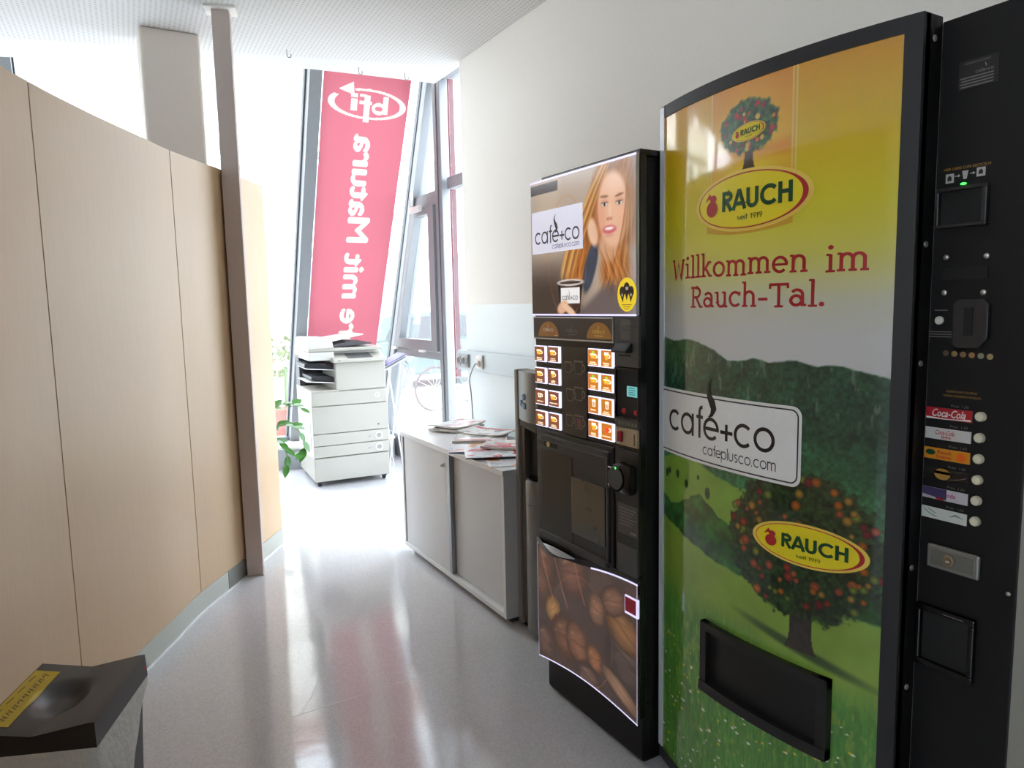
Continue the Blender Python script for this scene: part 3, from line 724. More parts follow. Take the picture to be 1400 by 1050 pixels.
    rr = np.hypot((Y-1.232)/0.094, (Z-1.862)/0.066)+0.16*(n1-0.5)+0.30*(n3-0.5)
    I = put(I, sst(1.0, 0.9, rr), np.clip(C3(60, 92, 44)*(0.35+1.1*vnoise(Y, Z, 150, 31, 2))[..., None], 0, 1))
    for k in range(34):
        a = rng.rand()*2*PI; q = math.sqrt(rng.rand())*0.9; yy = 1.232+0.09*q*math.cos(a); zz = 1.862+0.062*q*math.sin(a); r = 0.004+0.0035*rng.rand()
        c = [C3(190, 50, 50), C3(226, 130, 60), C3(160, 40, 60), C3(222, 180, 80)][rng.randint(4)]
        I = put(I, sst(1.1, 0.8, np.hypot(Y-yy, Z-zz)/r), c)
    return I
M_PDRINK = mat_print('printed_landscape_film', rough=0.5, spec=0.25, coat=1.0, coat_ior=1.75)
panel = sub(picture('graphic_panel', PY1, PY0, PZ0, PZ1, 300, 780, paint_drink, lambda y: rx(y, 0.001), M_PDRINK, door), door)
def dmap(off):
    return lambda u, v: (rx(-u, off), -u, v)       # u = -y so that text reads from the aisle
def dprint(name, polys, m, off): return sub(flat(name, polys, dmap(off), m, door), door)
def fineE(cx, cy, a, b, n=48):
    if a > 0.04 and n == 48:      # large ovals in rings so that they follow the bow of the door
        P = []; K = 7
        pt = lambda k, i: (cx+a*k/K*math.cos(2*PI*i/n), cy+b*k/K*math.sin(2*PI*i/n))
        for k in range(K):
            for i in range(n): P.append([pt(k, i), pt(k+1, i), pt(k+1, i+1), pt(k, i+1)] if k else [(cx, cy), pt(1, i), pt(1, i+1)])
        return P
    return [[(cx, cy), (cx+a*math.cos(2*PI*i/n), cy+b*math.sin(2*PI*i/n)), (cx+a*math.cos(2*PI*(i+1)/n), cy+b*math.sin(2*PI*(i+1)/n))] for i in range(n)]
def oval_logo(cy, cz, a, b, tilt, tw):
    """oval with red rim, apple and green name; tw = lettering half width"""
    sk = lambda P: [[(p, q+tilt*(p-cy)) for p, q in poly] for poly in P]
    dprint('oval_sign', sk(fineE(cy, cz, a, b)), M_INKPALE, 0.0022)
    dprint('oval_rim', sk([[(cy+(a*0.93-0*s)*math.cos(t0), cz+b*0.90*math.sin(t0)), (cy+a*0.93*math.cos(t1), cz+b*0.90*math.sin(t1)), (cy+(a*0.93)*math.cos(t1)*(0.985-0.065*max(0, math.cos(t1))**2), cz+b*0.86*math.sin(t1)), (cy+a*0.93*math.cos(t0)*(0.985-0.065*max(0, math.cos(t0))**2), cz+b*0.86*math.sin(t0))] for t0, t1, s in [(2*PI*i/60, 2*PI*(i+1)/60, 0) for i in range(60)]]), M_INKRED, 0.003)
    dprint('oval_field', sk([[(cy+k*a*0.93*math.cos(t)*(0.985-0.065*max(0, math.cos(t))**2), cz+k*b*0.86*math.sin(t)) for k, t in ((q/7, 2*PI*i/60), ((q+1)/7, 2*PI*i/60), ((q+1)/7, 2*PI*(i+1)/60), (q/7, 2*PI*(i+1)/60))][(1 if q == 0 else 0):] for i in range(60) for q in range(7)]), M_INKYEL, 0.0026)
    h = b*0.66
    dprint('brand_lettering', sk(fit(caps('RAUCH', 0.2), cy-tw*0.62, cy+tw*1.06, cz-h*0.42, h)), M_INKGRN, 0.0036)
    dprint('year_lettering', sk(fit(geo('seit 1919', 0.16), cy-tw*0.22, cy+tw*0.40, cz-b*0.62, b*0.13)), M_INKGRN, 0.0036)
    ax = cy-tw*0.92; r = tw*0.155
    app = fineE(ax, cz-b*0.12, r*1.05, b*0.27, 20) + fineE(ax+r*0.25, cz+b*0.22, r*0.62, b*0.13, 16) + ribbon([(ax+r*0.2, cz+b*0.12), (ax-r*0.5, cz+b*0.34), (ax-r*1.2, cz+b*0.16)], [r*0.5, r*0.5, r*0.1])
    dprint('apple_mark', sk(app), M_INKRED, 0.0036)
# paper banderole under the upper oval
dprint('banderole', [[(-1.372+0.27*i/12, 1.668), (-1.372+0.27*(i+1)/12, 1.668), (-1.372+0.27*(i+1)/12, 1.622+0.0*math.sin(PI*(i+1)/12)-0.012*math.sin(PI*(i+1)/12)), (-1.372+0.27*i/12, 1.622-0.012*math.sin(PI*i/12))][::-1] for i in range(12)], mat('amber_ink', srgb(214, 164, 50), 0.35), 0.0016)
oval_logo(-1.233, 1.69, 0.183, 0.074, 0.0, 0.128)
oval_logo(-1.231, 1.850, 0.052, 0.021, 0.06, 0.036)
oval_logo(-1.050, 0.873, 0.145, 0.052, 0.02, 0.098)
g, wd_ = slab('Willkommen')
dprint('greeting_lettering', fit((g, wd_), -1.530, -1.058, 1.510, 0.040), M_INKRED, 0.002)
dprint('greeting_lettering', fit(slab('im'), -1.020, -0.925, 1.506, 0.040), M_INKRED, 0.002)
dprint('greeting_lettering', fit(slab('Rauch-Tal.'), -1.440, -1.016, 1.431, 0.040), M_INKRED, 0.002)
# white plate with the coffee brand
def rrect(u0, v0, u1, v1, r, n=6):
    return arc(u1-r, v1-r, r, r, 0, 90, n) + arc(u0+r, v1-r, r, r, 90, 180, n) + arc(u0+r, v0+r, r, r, 180, 270, n) + arc(u1-r, v0+r, r, r, 270, 360, n)
def strips(u0, u1, v0, v1, n=24): return [[(u0+(u1-u0)*i/n, v0), (u0+(u1-u0)*(i+1)/n, v0), (u0+(u1-u0)*(i+1)/n, v1), (u0+(u1-u0)*i/n, v1)] for i in range(n)]
U0, U1, V0, V1, RR = -1.581, -1.065, 1.008, 1.200, 0.024
plate = strips(U0, U1-RR, V0, V1) + strips(U1-RR, U1, V0+RR, V1-RR, 2)
for cx, cyy, a0 in ((U1-RR, V1-RR, 0), (U1-RR, V0+RR, 270)):
    A = arc(cx, cyy, RR, RR, a0, a0+90, 6); plate += [[(cx, cyy), A[i], A[i+1]] for i in range(6)]
dprint('white_plate', plate, M_INKWHITE, 0.003)
P = [(U0, V1-0.009)] + [(U0+(U1-0.009-0.02-U0)*i/10, V1-0.009) for i in range(1, 11)] + arc(U1-0.027, V1-0.027, 0.018, 0.018, 90, 0, 6) + arc(U1-0.027, V0+0.027, 0.018, 0.018, 0, -90, 6) + [(U1-0.029-(U1-0.029-U0)*i/10, V0+0.009) for i in range(11)]
dprint('plate_border', ribbon(P, 0.0035), M_INKBLK, 0.0036)
dprint('coffee_brand_lettering', fit(geo('cafe+co', 0.15), -1.545, -1.128, 1.078, 0.062), M_INKBLK, 0.0037)
dprint('coffee_brand_lettering', fit(geo('cafeplusco.com', 0.13), -1.378, -1.128, 1.036, 0.022), M_INKBLK, 0.0037)
dprint('steam_mark', steam(-1.350, 1.140, 0.105, 0.25), M_INKBLK, 0.0040)

# delivery hatch in the lower door
HY0, HY1, HZ0, HZ1 = 0.977, 1.364, 0.378, 0.575
bm = NB()
def hb(y0, y1, z0, z1, pr0=0.022, n=10): bowed(bm, y0, y1, z0, z1, -pr0, 0.004, n)
hb(HY0, HY1, HZ1-0.022, HZ1, 0.02); hb(HY0, HY1, HZ0, HZ0+0.028, 0.024); hb(HY0, HY0+0.026, HZ0, HZ1, 0.02, 3); hb(HY1-0.024, HY1, HZ0, HZ1, 0.02, 3)
hatch = du(smooth(obj('delivery_hatch', bm, mat('hatch_frame_black', srgb(26, 25, 26), 0.38, var=0.06))))
bm = NB(); bowed(bm, HY0+0.026, HY1-0.024, HZ0+0.028, HZ1-0.022, -0.003, 0.003, 10)
sub(smooth(obj('hatch_flap', bm, mat('black_flap', srgb(12, 12, 12), 0.45), None)), hatch)

# ------------------------------------------------ service column right of the door
KX = 1.492
col = du(obj('service_column', BX((KX, CY0, 0.03), (1.503, CYC-0.003, DZT-0.012), 0.002), M_BLACK))
def kbox(name, y0, y1, z0, z1, x0, x1, m, par=col, bev=0.002): return sub(obj(name, BX((x0, y0, z0), (x1, y1, z1), bev), m), par)
def kflat(name, polys, m, off=0.001, par=col): return sub(flat(name, polys, lambda u, v: (KX-off, -u, v), m, par), par)
def kdisc(name, y, z, r, h, m, dome=0.4, par=col): 
    return sub(smooth(obj(name, lathe(NB(), [(r, 0), (r, h*0.6), (r*0.75, h*0.9), (0, h)], 20, at(KX, y, z) @ TOX), m)), par)
M_LBL = mat('dark_label_film', srgb(22, 21, 22), 0.3)
kbox('info_label', 0.735, 0.806, 1.848, 1.900, KX-0.001, KX, M_LBL, bev=0)
kflat('info_lettering', fit(bfont('GETRAENKE AUTOMAT'), -0.795, -0.748, 1.892, 0.005) + steam(-0.757, 1.880, 0.010, 0.3) + fit(geo('cafe+co', 0.2), -0.775, -0.742, 1.872, 0.005) + sum([rect(-0.803+0.002*(i % 2), 1.866-0.0055*i, -0.742, 1.8685-0.0055*i) for i in range(4)], []), M_INKGREY, 0.002)
kflat('return_lettering', fit(bfont('HIER LEERE CUPS RECYCELN', 0.01), -0.826, -0.739, 1.6965, 0.007), M_INKGOLD)
M_PICTO = mat('pale_pictogram', srgb(190, 188, 184), 0.5)
for P in (rect(-0.822, 1.672, -0.806, 1.690), rect(-0.764, 1.677, -0.748, 1.694), [[(-0.791, 1.692), (-0.788, 1.676), (-0.782, 1.676), (-0.779, 1.692)]], rect(-0.804, 1.683, -0.797, 1.6845) + [[(-0.798, 1.681), (-0.794, 1.684), (-0.798, 1.687)]], rect(-0.776, 1.6845, -0.771, 1.686) + [[(-0.771, 1.6825), (-0.766, 1.6855), (-0.771, 1.688)]]): kflat('cup_pictogram', P, M_PICTO)
for P in ([[(-0.818, 1.676), (-0.810, 1.676), (-0.810, 1.683), (-0.814, 1.687), (-0.818, 1.683)]], [[(-0.760, 1.681), (-0.752, 1.681), (-0.752, 1.687), (-0.756, 1.691), (-0.760, 1.687)]]): kflat('cup_pictogram', P, M_LBL, 0.002)
M_LED = mat('green_led', (0.05, 1, 0.08, 1), 0.3, emit=2.2, ecol=(0.05, 1, 0.08, 1), var=0)
kflat('indicator_light', fineE(-0.7865, 1.667, 0.006, 0.0022, 12), M_LED, 0.003)
# cup return opening: frame and dark flap
bm = NB()
for a in (((0.738, 1.655), (0.835, 1.662)), ((0.738, 1.583), (0.835, 1.590)), ((0.828, 1.59), (0.835, 1.655)), ((0.738, 1.59), (0.748, 1.655))): box(bm, (KX-0.012, a[0][0], a[0][1]), (KX, a[1][0], a[1][1]), 0.002)
ro = sub(obj('return_opening', bm, M_CHAR), col)
kbox('return_flap', 0.748, 0.828, 1.59, 1.655, KX-0.002, KX, M_DARKHOLE, bev=0)
for y, z in ((0.814, 1.526), (0.738, 1.524), (0.814, 1.455), (0.740, 1.454)): kdisc('screw', y, z, 0.0055, 0.004, M_STEEL)
for y, z in ((0.666, 1.547), (0.666, 0.87), (0.666, 0.45)): kdisc('screw', y, z, 0.004, 0.003, M_STEEL)
kbox('note_slot', 0.733, 0.819, 1.481, 1.505, KX-0.002, KX, M_DARKHOLE, bev=0)
kflat('button_lettering', rect(-0.832, 1.419, -0.806, 1.4205), M_INKGREY)
kflat('button_lettering', sum([rect(-0.843+0.003*(i % 2), 1.375-0.005*i, -0.794, 1.3765-0.005*i) for i in range(3)], []), M_INKGREY)
kdisc('return_button', 0.821, 1.399, 0.0085, 0.006, mat('white_button_plastic', srgb(206, 202, 190), 0.35))
bm = NB(); prism(bm, [(KX-0.012, y, z) for y, z in ((0.724, 1.365), (0.724, 1.432), (0.733, 1.441), (0.782, 1.441), (0.791, 1.432), (0.791, 1.352), (0.782, 1.345), (0.74, 1.345))], (0.012, 0, 0), bev=0.002)
cm = sub(obj('coin_mechanism', bm, M_CHAR), col)
sub(obj('coin_slot', BX((KX-0.0135, 0.752, 1.37), (KX-0.011, 0.768, 1.425)), M_DARKHOLE), col)
for i in range(6): kdisc('coin_symbol', 0.806-0.0167*i, 1.3325-0.0006*i, 0.0058, 0.001, mat('coin_print', (srgb(96, 84, 70), srgb(150, 128, 84), srgb(140, 112, 84), srgb(160, 122, 84), srgb(150, 150, 128), srgb(168, 152, 104))[i], 0.35, metal=0.4))
kflat('hint_lettering', fit(bfont('KEINE EURO-SCHEINE'), -0.800, -0.742, 1.253, 0.006) + fit(bfont('PASSEND EINWERFEN MOEGLICH'), -0.806, -0.734, 1.244, 0.006), M_INKGOLD)
# six selection strips with white push buttons
M_BTN = mat('ivory_push_button', srgb(222, 216, 190), 0.3)
strip_cols = [srgb(176, 24, 40), srgb(206, 204, 200), srgb(214, 138, 34), srgb(26, 24, 22), srgb(196, 192, 196), srgb(206, 210, 202)]
for i in range(6):
    z = 1.2075-0.0424*i; s = sub(obj('selection_strip', BX((KX-0.002, 0.7485, z-0.012), (KX, 0.8395, z+0.012), 0.0005), mat('strip_print', strip_cols[i], 0.3, coat=0.4)), col)
    kdisc('push_button', 0.7320, z+0.003, 0.0098, 0.010, M_BTN)
    kflat('price_lettering', fit(bfont('Preis  1,50'), -0.790, -0.756, z+0.016, 0.007), M_INKGREY)
    f = lambda nm, P, m: sub(flat(nm, P, lambda u, v: (KX-0.003, -u, v), m, col), col)
    if i == 0:
        f('drink_lettering', fit(bfont('Coca-Cola', 0.012, 0.35), -0.826, -0.760, z-0.006, 0.022), M_INKWHITE); f('wave_print', ribbon([(-0.838, z-0.0095), (-0.80, z-0.0105), (-0.78, z-0.0095), (-0.75, z-0.008)], [0.004, 0.0015, 0.0015, 0.004]), M_INKWHITE)
    elif i == 1: f('drink_lettering', fit(bfont('Coca-Cola', 0.015, 0.35), -0.818, -0.780, z-0.001, 0.013) + fit(bfont('light', 0.02), -0.805, -0.786, z-0.009, 0.009), M_INKRED)
    elif i == 2:
        f('drink_lettering', fit(bfont('Rauch', 0.02), -0.812, -0.784, z+0.001, 0.010) + fit(bfont('Orange', 0.02), -0.815, -0.784, z-0.008, 0.009), M_INKRED); f('oval_print', fineE(-0.826, z+0.002, 0.010, 0.006, 20), M_INKGRN); f('fruit_print', fineE(-0.765, z-0.001, 0.009, 0.009, 20), mat('orange_fruit_ink', srgb(232, 100, 20), 0.4))
    elif i == 3:
        f('oval_print', fineE(-0.800, z+0.001, 0.016, 0.012, 24), M_INKGOLD); f('drink_lettering', rect(-0.815, z+0.001, -0.785, z+0.007), M_LBL); f('drink_lettering', fit(bfont('CAPPY', 0.02), -0.812, -0.788, z+0.002, 0.006), M_INKGOLD); f('wave_print', ribbon([(-0.785, z-0.008), (-0.765, z-0.004), (-0.752, z+0.002)], 0.0012), M_INKGREY)
    elif i == 4:
        f('colour_print', [[(-0.839, z-0.004), (-0.79, z-0.010), (-0.79, z+0.012), (-0.839, z+0.012)]], mat('violet_ink', srgb(70, 56, 96), 0.4)); f('drink_lettering', fit(bfont('Soda', 0.02), -0.794, -0.772, z-0.003, 0.013), mat('magenta_ink', srgb(170, 50, 110), 0.4)); f('wave_print', fineE(-0.802, z-0.009, 0.010, 0.003, 16), M_INKRED)
    else: f('wave_print', ribbon([(-0.835, z+0.007), (-0.822, z-0.002), (-0.808, z-0.006)], 0.002) + ribbon([(-0.826, z+0.009), (-0.81, z+0.001)], 0.002) + ribbon([(-0.782, z-0.001), (-0.77, z+0.005), (-0.755, z+0.001)], [0.001, 0.004, 0.001]), mat('pale_blue_ink', srgb(120, 140, 140), 0.4))
# lock plate
lp = kbox('lock_plate', 0.717, 0.821, 0.880, 0.931, KX-0.010, KX, mat('bright_lock_frame', srgb(150, 150, 146), 0.3, metal=0.6), bev=0.005)
kbox('lock_field', 0.728, 0.812, 0.888, 0.921, KX-0.0112, KX-0.009, mat('lock_field_metal', srgb(120, 120, 114), 0.45, metal=0.5), bev=0)
sub(smooth(obj('lock_cylinder', lathe(NB(), [(0.012, 0), (0.012, 0.003), (0.008, 0.004), (0.008, 0.008), (0, 0.008)], 20, at(KX-0.011, 0.775, 0.905) @ TOX), mat('brass_lock', srgb(150, 132, 108), 0.35, metal=0.7))), col)
sub(obj('key_slot', BX((KX-0.0195, 0.769, 0.9035), (KX-0.0188, 0.776, 0.9065)), M_INKWHITE), col)
# change cup
bm = NB()
for a in (((0.718, 0.782), (0.838, 0.796)), ((0.718, 0.660), (0.838, 0.674)), ((0.826, 0.674), (0.838, 0.782)), ((0.718, 0.674), (0.730, 0.782))): box(bm, (KX-0.014, a[0][0], a[0][1]), (KX, a[1][0], a[1][1]), 0.003)
sub(obj('change_cup', bm, M_BLACKG), col)
kbox('change_cup_flap', 0.730, 0.826, 0.674, 0.782, KX-0.003, KX, M_DARKHOLE, bev=0)
kflat('change_lettering', rect(-0.778, 0.7885, -0.738, 0.7900), M_INKGREY, 0.0155)
# hinge screws down the door frame edge
for z in (1.955, 1.554, 1.31, 0.87, 0.60, 0.3):
    sub(smooth(obj('hinge_screw', lathe(NB(), [(0.0065, 0), (0.006, 0.002), (0, 0.004)], 14, at(1.470, CYC-0.0005, z) @ Matrix.Rotation(PI/2, 4, 'X')), M_STEEL)), door)
# ================================================================== hot drink (coffee) vending machine
FX = 1.36                                             # front plane
coffee = thing('coffee_vending_machine', 'black coffee vending machine with lit advertising panels and rows of glowing drink buttons', 'vending machine', (1.7, 1.89, 0))
def cu(o): return under(o, coffee)
QY0, QY1 = 1.606, 2.180                               # right / left edge of the door
cu(obj('cabinet', BX((FX+0.03, QY0+0.010, 0.0), (2.03, QY1-0.012, 1.868), 0.006), M_BLACK))
cu(obj('top_cover', BX((FX+0.010, QY0+0.004, 1.866), (2.02, QY1-0.045, 1.884), 0.004), M_BLACKG))
cu(obj('kick_panel', BX((FX+0.018, QY0+0.004, 0.012), (FX+0.05, QY1-0.045, 0.20), 0.003), M_BLACK))
cdoor = cu(obj('door', BX((FX+0.004, QY0, 0.155), (FX+0.032, QY1, 1.868), 0.004), M_BLACKG))
def cbox(name, y0, y1, z0, z1, m, d0=0.0, d1=0.006, bev=0.0015, par=None): return sub(obj(name, BX((FX-d0, y0, z0), (FX+d1, y1, z1), bev), m), par or cdoor)
def cmap(off): return lambda u, v: (FX-off, -u, v)
def cprint(name, polys, m, off=0.001, par=None): return sub(flat(name, polys, cmap(off), m, par or cdoor), par or cdoor)

# --- lit advertising panel: woman with long auburn hair resting her head on her hand, paper cup
def blob(Y, Z, y, z, a, b, ang=0, soft=0.25, wob=0):
    c, s = math.cos(rad(ang)), math.sin(rad(ang)); u = -(Y-y); v = Z-z
    p = (u*c+v*s)/a; q = (-u*s+v*c)/b
    return sst(1+soft, 1-soft, np.hypot(p, q)+wob)
def paint_woman(Y, Z):
    n1 = vnoise(Y, Z, 12, 41); n2 = vnoise(Y, Z, 40, 42)
    U = (2.18-Y)/0.58; V = (Z-1.41)/0.46
    I = np.ones(Y.shape+(3,))*C3(176, 158, 142)
    I = put(I, sst(0.55, 0.15, V)*sst(0.7, 0.2, U), C3(58, 46, 42)); I = put(I, sst(0.75, 1.0, U)*0.8, C3(150, 146, 146))
    I = put(I, sst(0.35, 0.55, V)*sst(0.16, 0.05, np.abs(U-0.2))*0.3, C3(206, 186, 160))
    strand = lambda k, s: 0.5+0.5*np.sin((U*k+V*s+0.9*n1)*40)
    # back hair mass
    hair = C3(150, 92, 46)*np.ones_like(I)*(0.62+0.7*vnoise(Y*6+Z*1.5, Z, 16, 44))[..., None]
    I = put(I, blob(Y, Z, 1.66, 1.74, 0.115, 0.135, 0, 0.25), hair)
    I = put(I, blob(Y, Z, 1.80, 1.72, 0.055, 0.17, -18, 0.3), hair*1.05)
    I = put(I, blob(Y, Z, 1.91, 1.575, 0.062, 0.085, -10, 0.35), C3(176, 106, 44)*np.ones_like(I)*(0.55+0.8*vnoise(Y*7+Z*2, Z, 18, 45))[..., None])
    I = put(I, blob(Y, Z, 1.70, 1.545, 0.075, 0.085, 10, 0.3), C3(168, 104, 52)*np.ones_like(I)*(0.5+0.9*vnoise(Y*7-Z*3, Z, 18, 46))[..., None])
    # jumper shoulder and sleeve
    I = put(I, sst(0.10, 0.02, V-0.16*np.clip((U-0.55)/0.2, 0, 1))*(U > 0.5)*0.9, C3(96, 84, 84))
    I = put(I, blob(Y, Z, 1.83, 1.56, 0.030, 0.085, -22, 0.2), C3(58, 66, 84)*np.ones_like(I)*(0.8+0.35*n2)[..., None])
    # neck, hand
    I = put(I, blob(Y, Z, 1.735, 1.615, 0.045, 0.045, 0, 0.35), C3(206, 158, 126))
    I = put(I, blob(Y, Z, 1.815, 1.668, 0.024, 0.046, 18, 0.25), C3(226, 186, 156))
    # face
    face = C3(226, 178, 148)*np.ones_like(I)*(0.97+0.06*n1)[..., None]
    I = put(I, blob(Y, Z, 1.715, 1.725, 0.074, 0.112, 6, 0.12), face)
    I = put(I, blob(Y, Z, 1.775, 1.70, 0.03, 0.06, 0, 0.6)*0.4, C3(214, 140, 112)); I = put(I, blob(Y, Z, 1.66, 1.70, 0.026, 0.03, 0, 0.7)*0.4, C3(236, 170, 140))
    I = put(I, blob(Y, Z, 1.70, 1.80, 0.05, 0.03, 0, 0.8)*0.5, C3(240, 206, 182))
    # brows, eyes, nose, mouth
    for y, z, k in ((1.684, 1.764, 7), (1.756, 1.768, -4)):
        I = put(I, blob(Y, Z, y, z, 0.020, 0.0042, k, 0.4)*0.75, C3(116, 78, 58))
    for y, z in ((1.684, 1.741), (1.755, 1.744)):
        I = put(I, blob(Y, Z, y, z+0.004, 0.019, 0.010, 0, 0.6)*0.35, C3(150, 98, 78)); I = put(I, blob(Y, Z, y, z, 0.013, 0.0052, 0, 0.3), C3(214, 206, 200))
        I = put(I, blob(Y, Z, y, z, 0.0052, 0.0056, 0, 0.3), C3(60, 62, 66)); I = put(I, blob(Y, Z, y, z+0.0055, 0.015, 0.0022, 0, 0.4)*0.8, C3(70, 48, 42))
    I = put(I, blob(Y, Z, 1.728, 1.722, 0.005, 0.022, 4, 0.8)*0.35, C3(246, 214, 190)); I = put(I, blob(Y, Z, 1.731, 1.700, 0.014, 0.0055, 0, 0.5)*0.5, C3(176, 112, 92))
    for y in (1.723, 1.739): I = put(I, blob(Y, Z, y, 1.699, 0.0032, 0.002, 0, 0.5)*0.8, C3(120, 66, 56))
    I = put(I, blob(Y, Z, 1.732, 1.668, 0.034, 0.0125, 0, 0.25), C3(206, 104, 112)); I = put(I, blob(Y, Z, 1.732, 1.671, 0.022, 0.0042, 0, 0.3), C3(244, 230, 224)); I = put(I, blob(Y, Z, 1.732, 1.650, 0.02, 0.005, 0, 0.6)*0.4, C3(190, 130, 108))
    # front locks over the left side and along the right cheek
    for k in range(9):
        yc = np.interp(-Z, [-1.87, -1.80, -1.72, -1.61, -1.54, -1.49], [1.738, 1.790, 1.842, 1.915, 1.945, 1.95])+0.0085*(k-2)*np.interp(-Z, [-1.87, -1.7], [0.4, 1.0])
        I = put(I, sst(0.009, 0.003, np.abs(Y-yc))*sst(1.515, 1.565, Z+0.012*np.sin(k*2.1))*(Z < 1.868)*0.8, [C3(206, 152, 84), C3(168, 108, 58), C3(132, 84, 46), C3(222, 172, 100)][k % 4]*np.ones_like(I))
    for k in range(6):
        t = np.clip((1.80-Z)/0.26, 0, 1); yc = 1.640-0.010+0.004*k+0.03*t*t*k*0.5
        I = put(I, sst(0.006, 0.002, np.abs(Y-yc))*(Z > 1.50)*(Z < 1.79)*0.6, [C3(190, 132, 82), C3(140, 90, 56)][k % 2])
    for k in range(12):
        t = np.clip((1.62-Z)/0.13, 0, 1); yc = 1.64+0.013*k+0.022*np.sin(t*4+0.25*k)
        I = put(I, sst(0.005, 0.001, np.abs(Y-yc))*sst(1.47, 1.52, Z)*sst(1.64, 1.575, Z+0.01*np.sin(k*1.7))*0.55, [C3(214, 146, 76), C3(120, 70, 36), C3(186, 118, 58)][k % 3])
    I = put(I, sst(1.675, 1.600, Y)*0.62, C3(176, 170, 172))       # soft daylight at the right side of the picture
    # caption plate top left, paper cup held low, fingers
    I = put(I, (Y > 2.008)*(Z > 1.823)*(Z < 1.856), C3(74, 66, 66)*np.ones_like(I)*(0.9+0.2*(np.sin(Z*900) > 0.3))[..., None])
    cup = (np.abs(Y-1.942) < 0.056+0.16*(Z-1.42))*(Z < 1.512); I = put(I, cup*1.0, C3(70, 46, 40)*np.ones_like(I)*(1.25-0.9*np.abs(Y-1.942)/0.07)[..., None])
    I = put(I, blob(Y, Z, 1.941, 1.517, 0.075, 0.0105, 0, 0.15), C3(232, 226, 218)); I = put(I, blob(Y, Z, 1.941, 1.517, 0.064, 0.006, 0, 0.2), C3(70, 50, 44))
    I = put(I, (np.abs(Y-1.942) < 0.053)*(Z > 1.448)*(Z < 1.500), C3(238, 236, 236))
    I = put(I, blob(Y, Z, 1.985, 1.436, 0.034, 0.020, 25, 0.25), C3(222, 176, 144)); I = put(I, blob(Y, Z, 1.950, 1.428, 0.045, 0.012, -25, 0.25), C3(232, 190, 160))
    I = put(I, sst(0.0022, 0.0008, np.abs(np.hypot((Y-1.96)/0.11, (Z-1.60)/0.20)-1)*0.1)*0.35*(Z < 1.80), C3(206, 120, 66))
    return I
M_PLIT = mat_print('backlit_picture_film', emit=0.46, rough=0.2, base=0.32)
cbox('advert_frame', QY0, QY1+0.004, 1.408, 1.872, M_SILVER, 0.006, 0.004, 0.003)
adv = sub(picture('advert_panel', QY1-0.003, QY0+0.004, 1.414, 1.864, 190, 150, paint_woman, lambda y: FX-0.0075, M_PLIT, cdoor), cdoor)
M_LITEDGE = mat('lit_panel_edge', srgb(214, 210, 244), 0.3, emit=0.5, var=0)
for z in (1.408, 1.8645): sub(obj('lit_edge', BX((FX-0.0085, QY0+0.002, z), (FX-0.006, QY1, z+0.006), 0), M_LITEDGE), cdoor)
M_CARD = mat('lit_white_card', srgb(226, 226, 244), 0.3, emit=0.30, var=0.01)
cprint('brand_card', rect(-2.170, 1.622, -1.866, 1.766), M_CARD, 0.0085)
M_INKBRN = mat('dark_brown_ink', srgb(70, 52, 52), 0.4)
cprint('brand_lettering', fit(geo('cafe+co', 0.14), -2.150, -1.880, 1.654, 0.042), M_INKBRN, 0.0092)
cprint('brand_lettering', fit(geo('cafeplusco.com', 0.13), -2.042, -1.884, 1.634, 0.0125), M_INKBRN, 0.0092)
cprint('steam_mark', steam(-2.022, 1.686, 0.062, 0.25), M_INKBRN, 0.0092)
cprint('cup_lettering', fit(geo('cafe+co', 0.16), -1.988, -1.896, 1.460, 0.014) + steam(-1.945, 1.474, 0.020), M_INKBRN, 0.0085)
cprint('oval_badge', fineE(-1.649, 1.471, 0.044, 0.050, 28), mat('lit_yellow_badge', srgb(214, 186, 40), 0.35, emit=0.45), 0.0085)
cprint('badge_balloons', fineE(-1.669, 1.480, 0.013, 0.016, 14) + fineE(-1.629, 1.480, 0.013, 0.016, 14) + fineE(-1.649, 1.490, 0.014, 0.017, 14) + [[(-1.677, 1.468), (-1.661, 1.468), (-1.667, 1.448)], [(-1.637, 1.468), (-1.621, 1.468), (-1.631, 1.448)], [(-1.658, 1.478), (-1.640, 1.478), (-1.649, 1.454)]], M_INKBRN, 0.0092)
cprint('badge_print', rect(-1.653, 1.485, -1.641, 1.494) + fineE(-1.669, 1.470, 0.004, 0.005, 10) + fineE(-1.629, 1.470, 0.004, 0.005, 10), M_INKWHITE, 0.0097)
cprint('badge_lettering', sum([rect(-1.672+0.006*i, 1.4405-0.006*i, -1.626-0.006*i, 1.4425-0.006*i) for i in range(3)], []), M_INKGOLD, 0.0092)

# --- brand strip under the advert
strip = cbox('brand_strip', 1.720, QY1, 1.325, 1.404, M_SILVER, 0.004)
cbox('strip_field', 1.724, QY1-0.004, 1.330, 1.400, mat('brown_strip_film', srgb(78, 68, 66), 0.3), 0.0048, 0)
for c in (2.079, 1.790): 
    cprint('arch_print', [arc(-c, 1.336, 0.064, 0.052, 0, 180, 18)], mat('ochre_lit_film', srgb(152, 104, 48), 0.35, emit=0.12), 0.0055)
for c, m in ((2.079, M_INKWHITE), (1.937, M_INKGREY), (1.790, M_INKPALE)):
    cprint('strip_lettering', fit(geo('cafe+co', 0.18), -c-0.032, -c+0.032, 1.353, 0.0105) + steam(-c, 1.366, 0.016) + (rect(-c-0.022, 1.344, -c+0.022, 1.3465) if m is not M_INKWHITE else rect(-c+0.04, 1.3385, -c+0.058, 1.3415)), m, 0.0062)

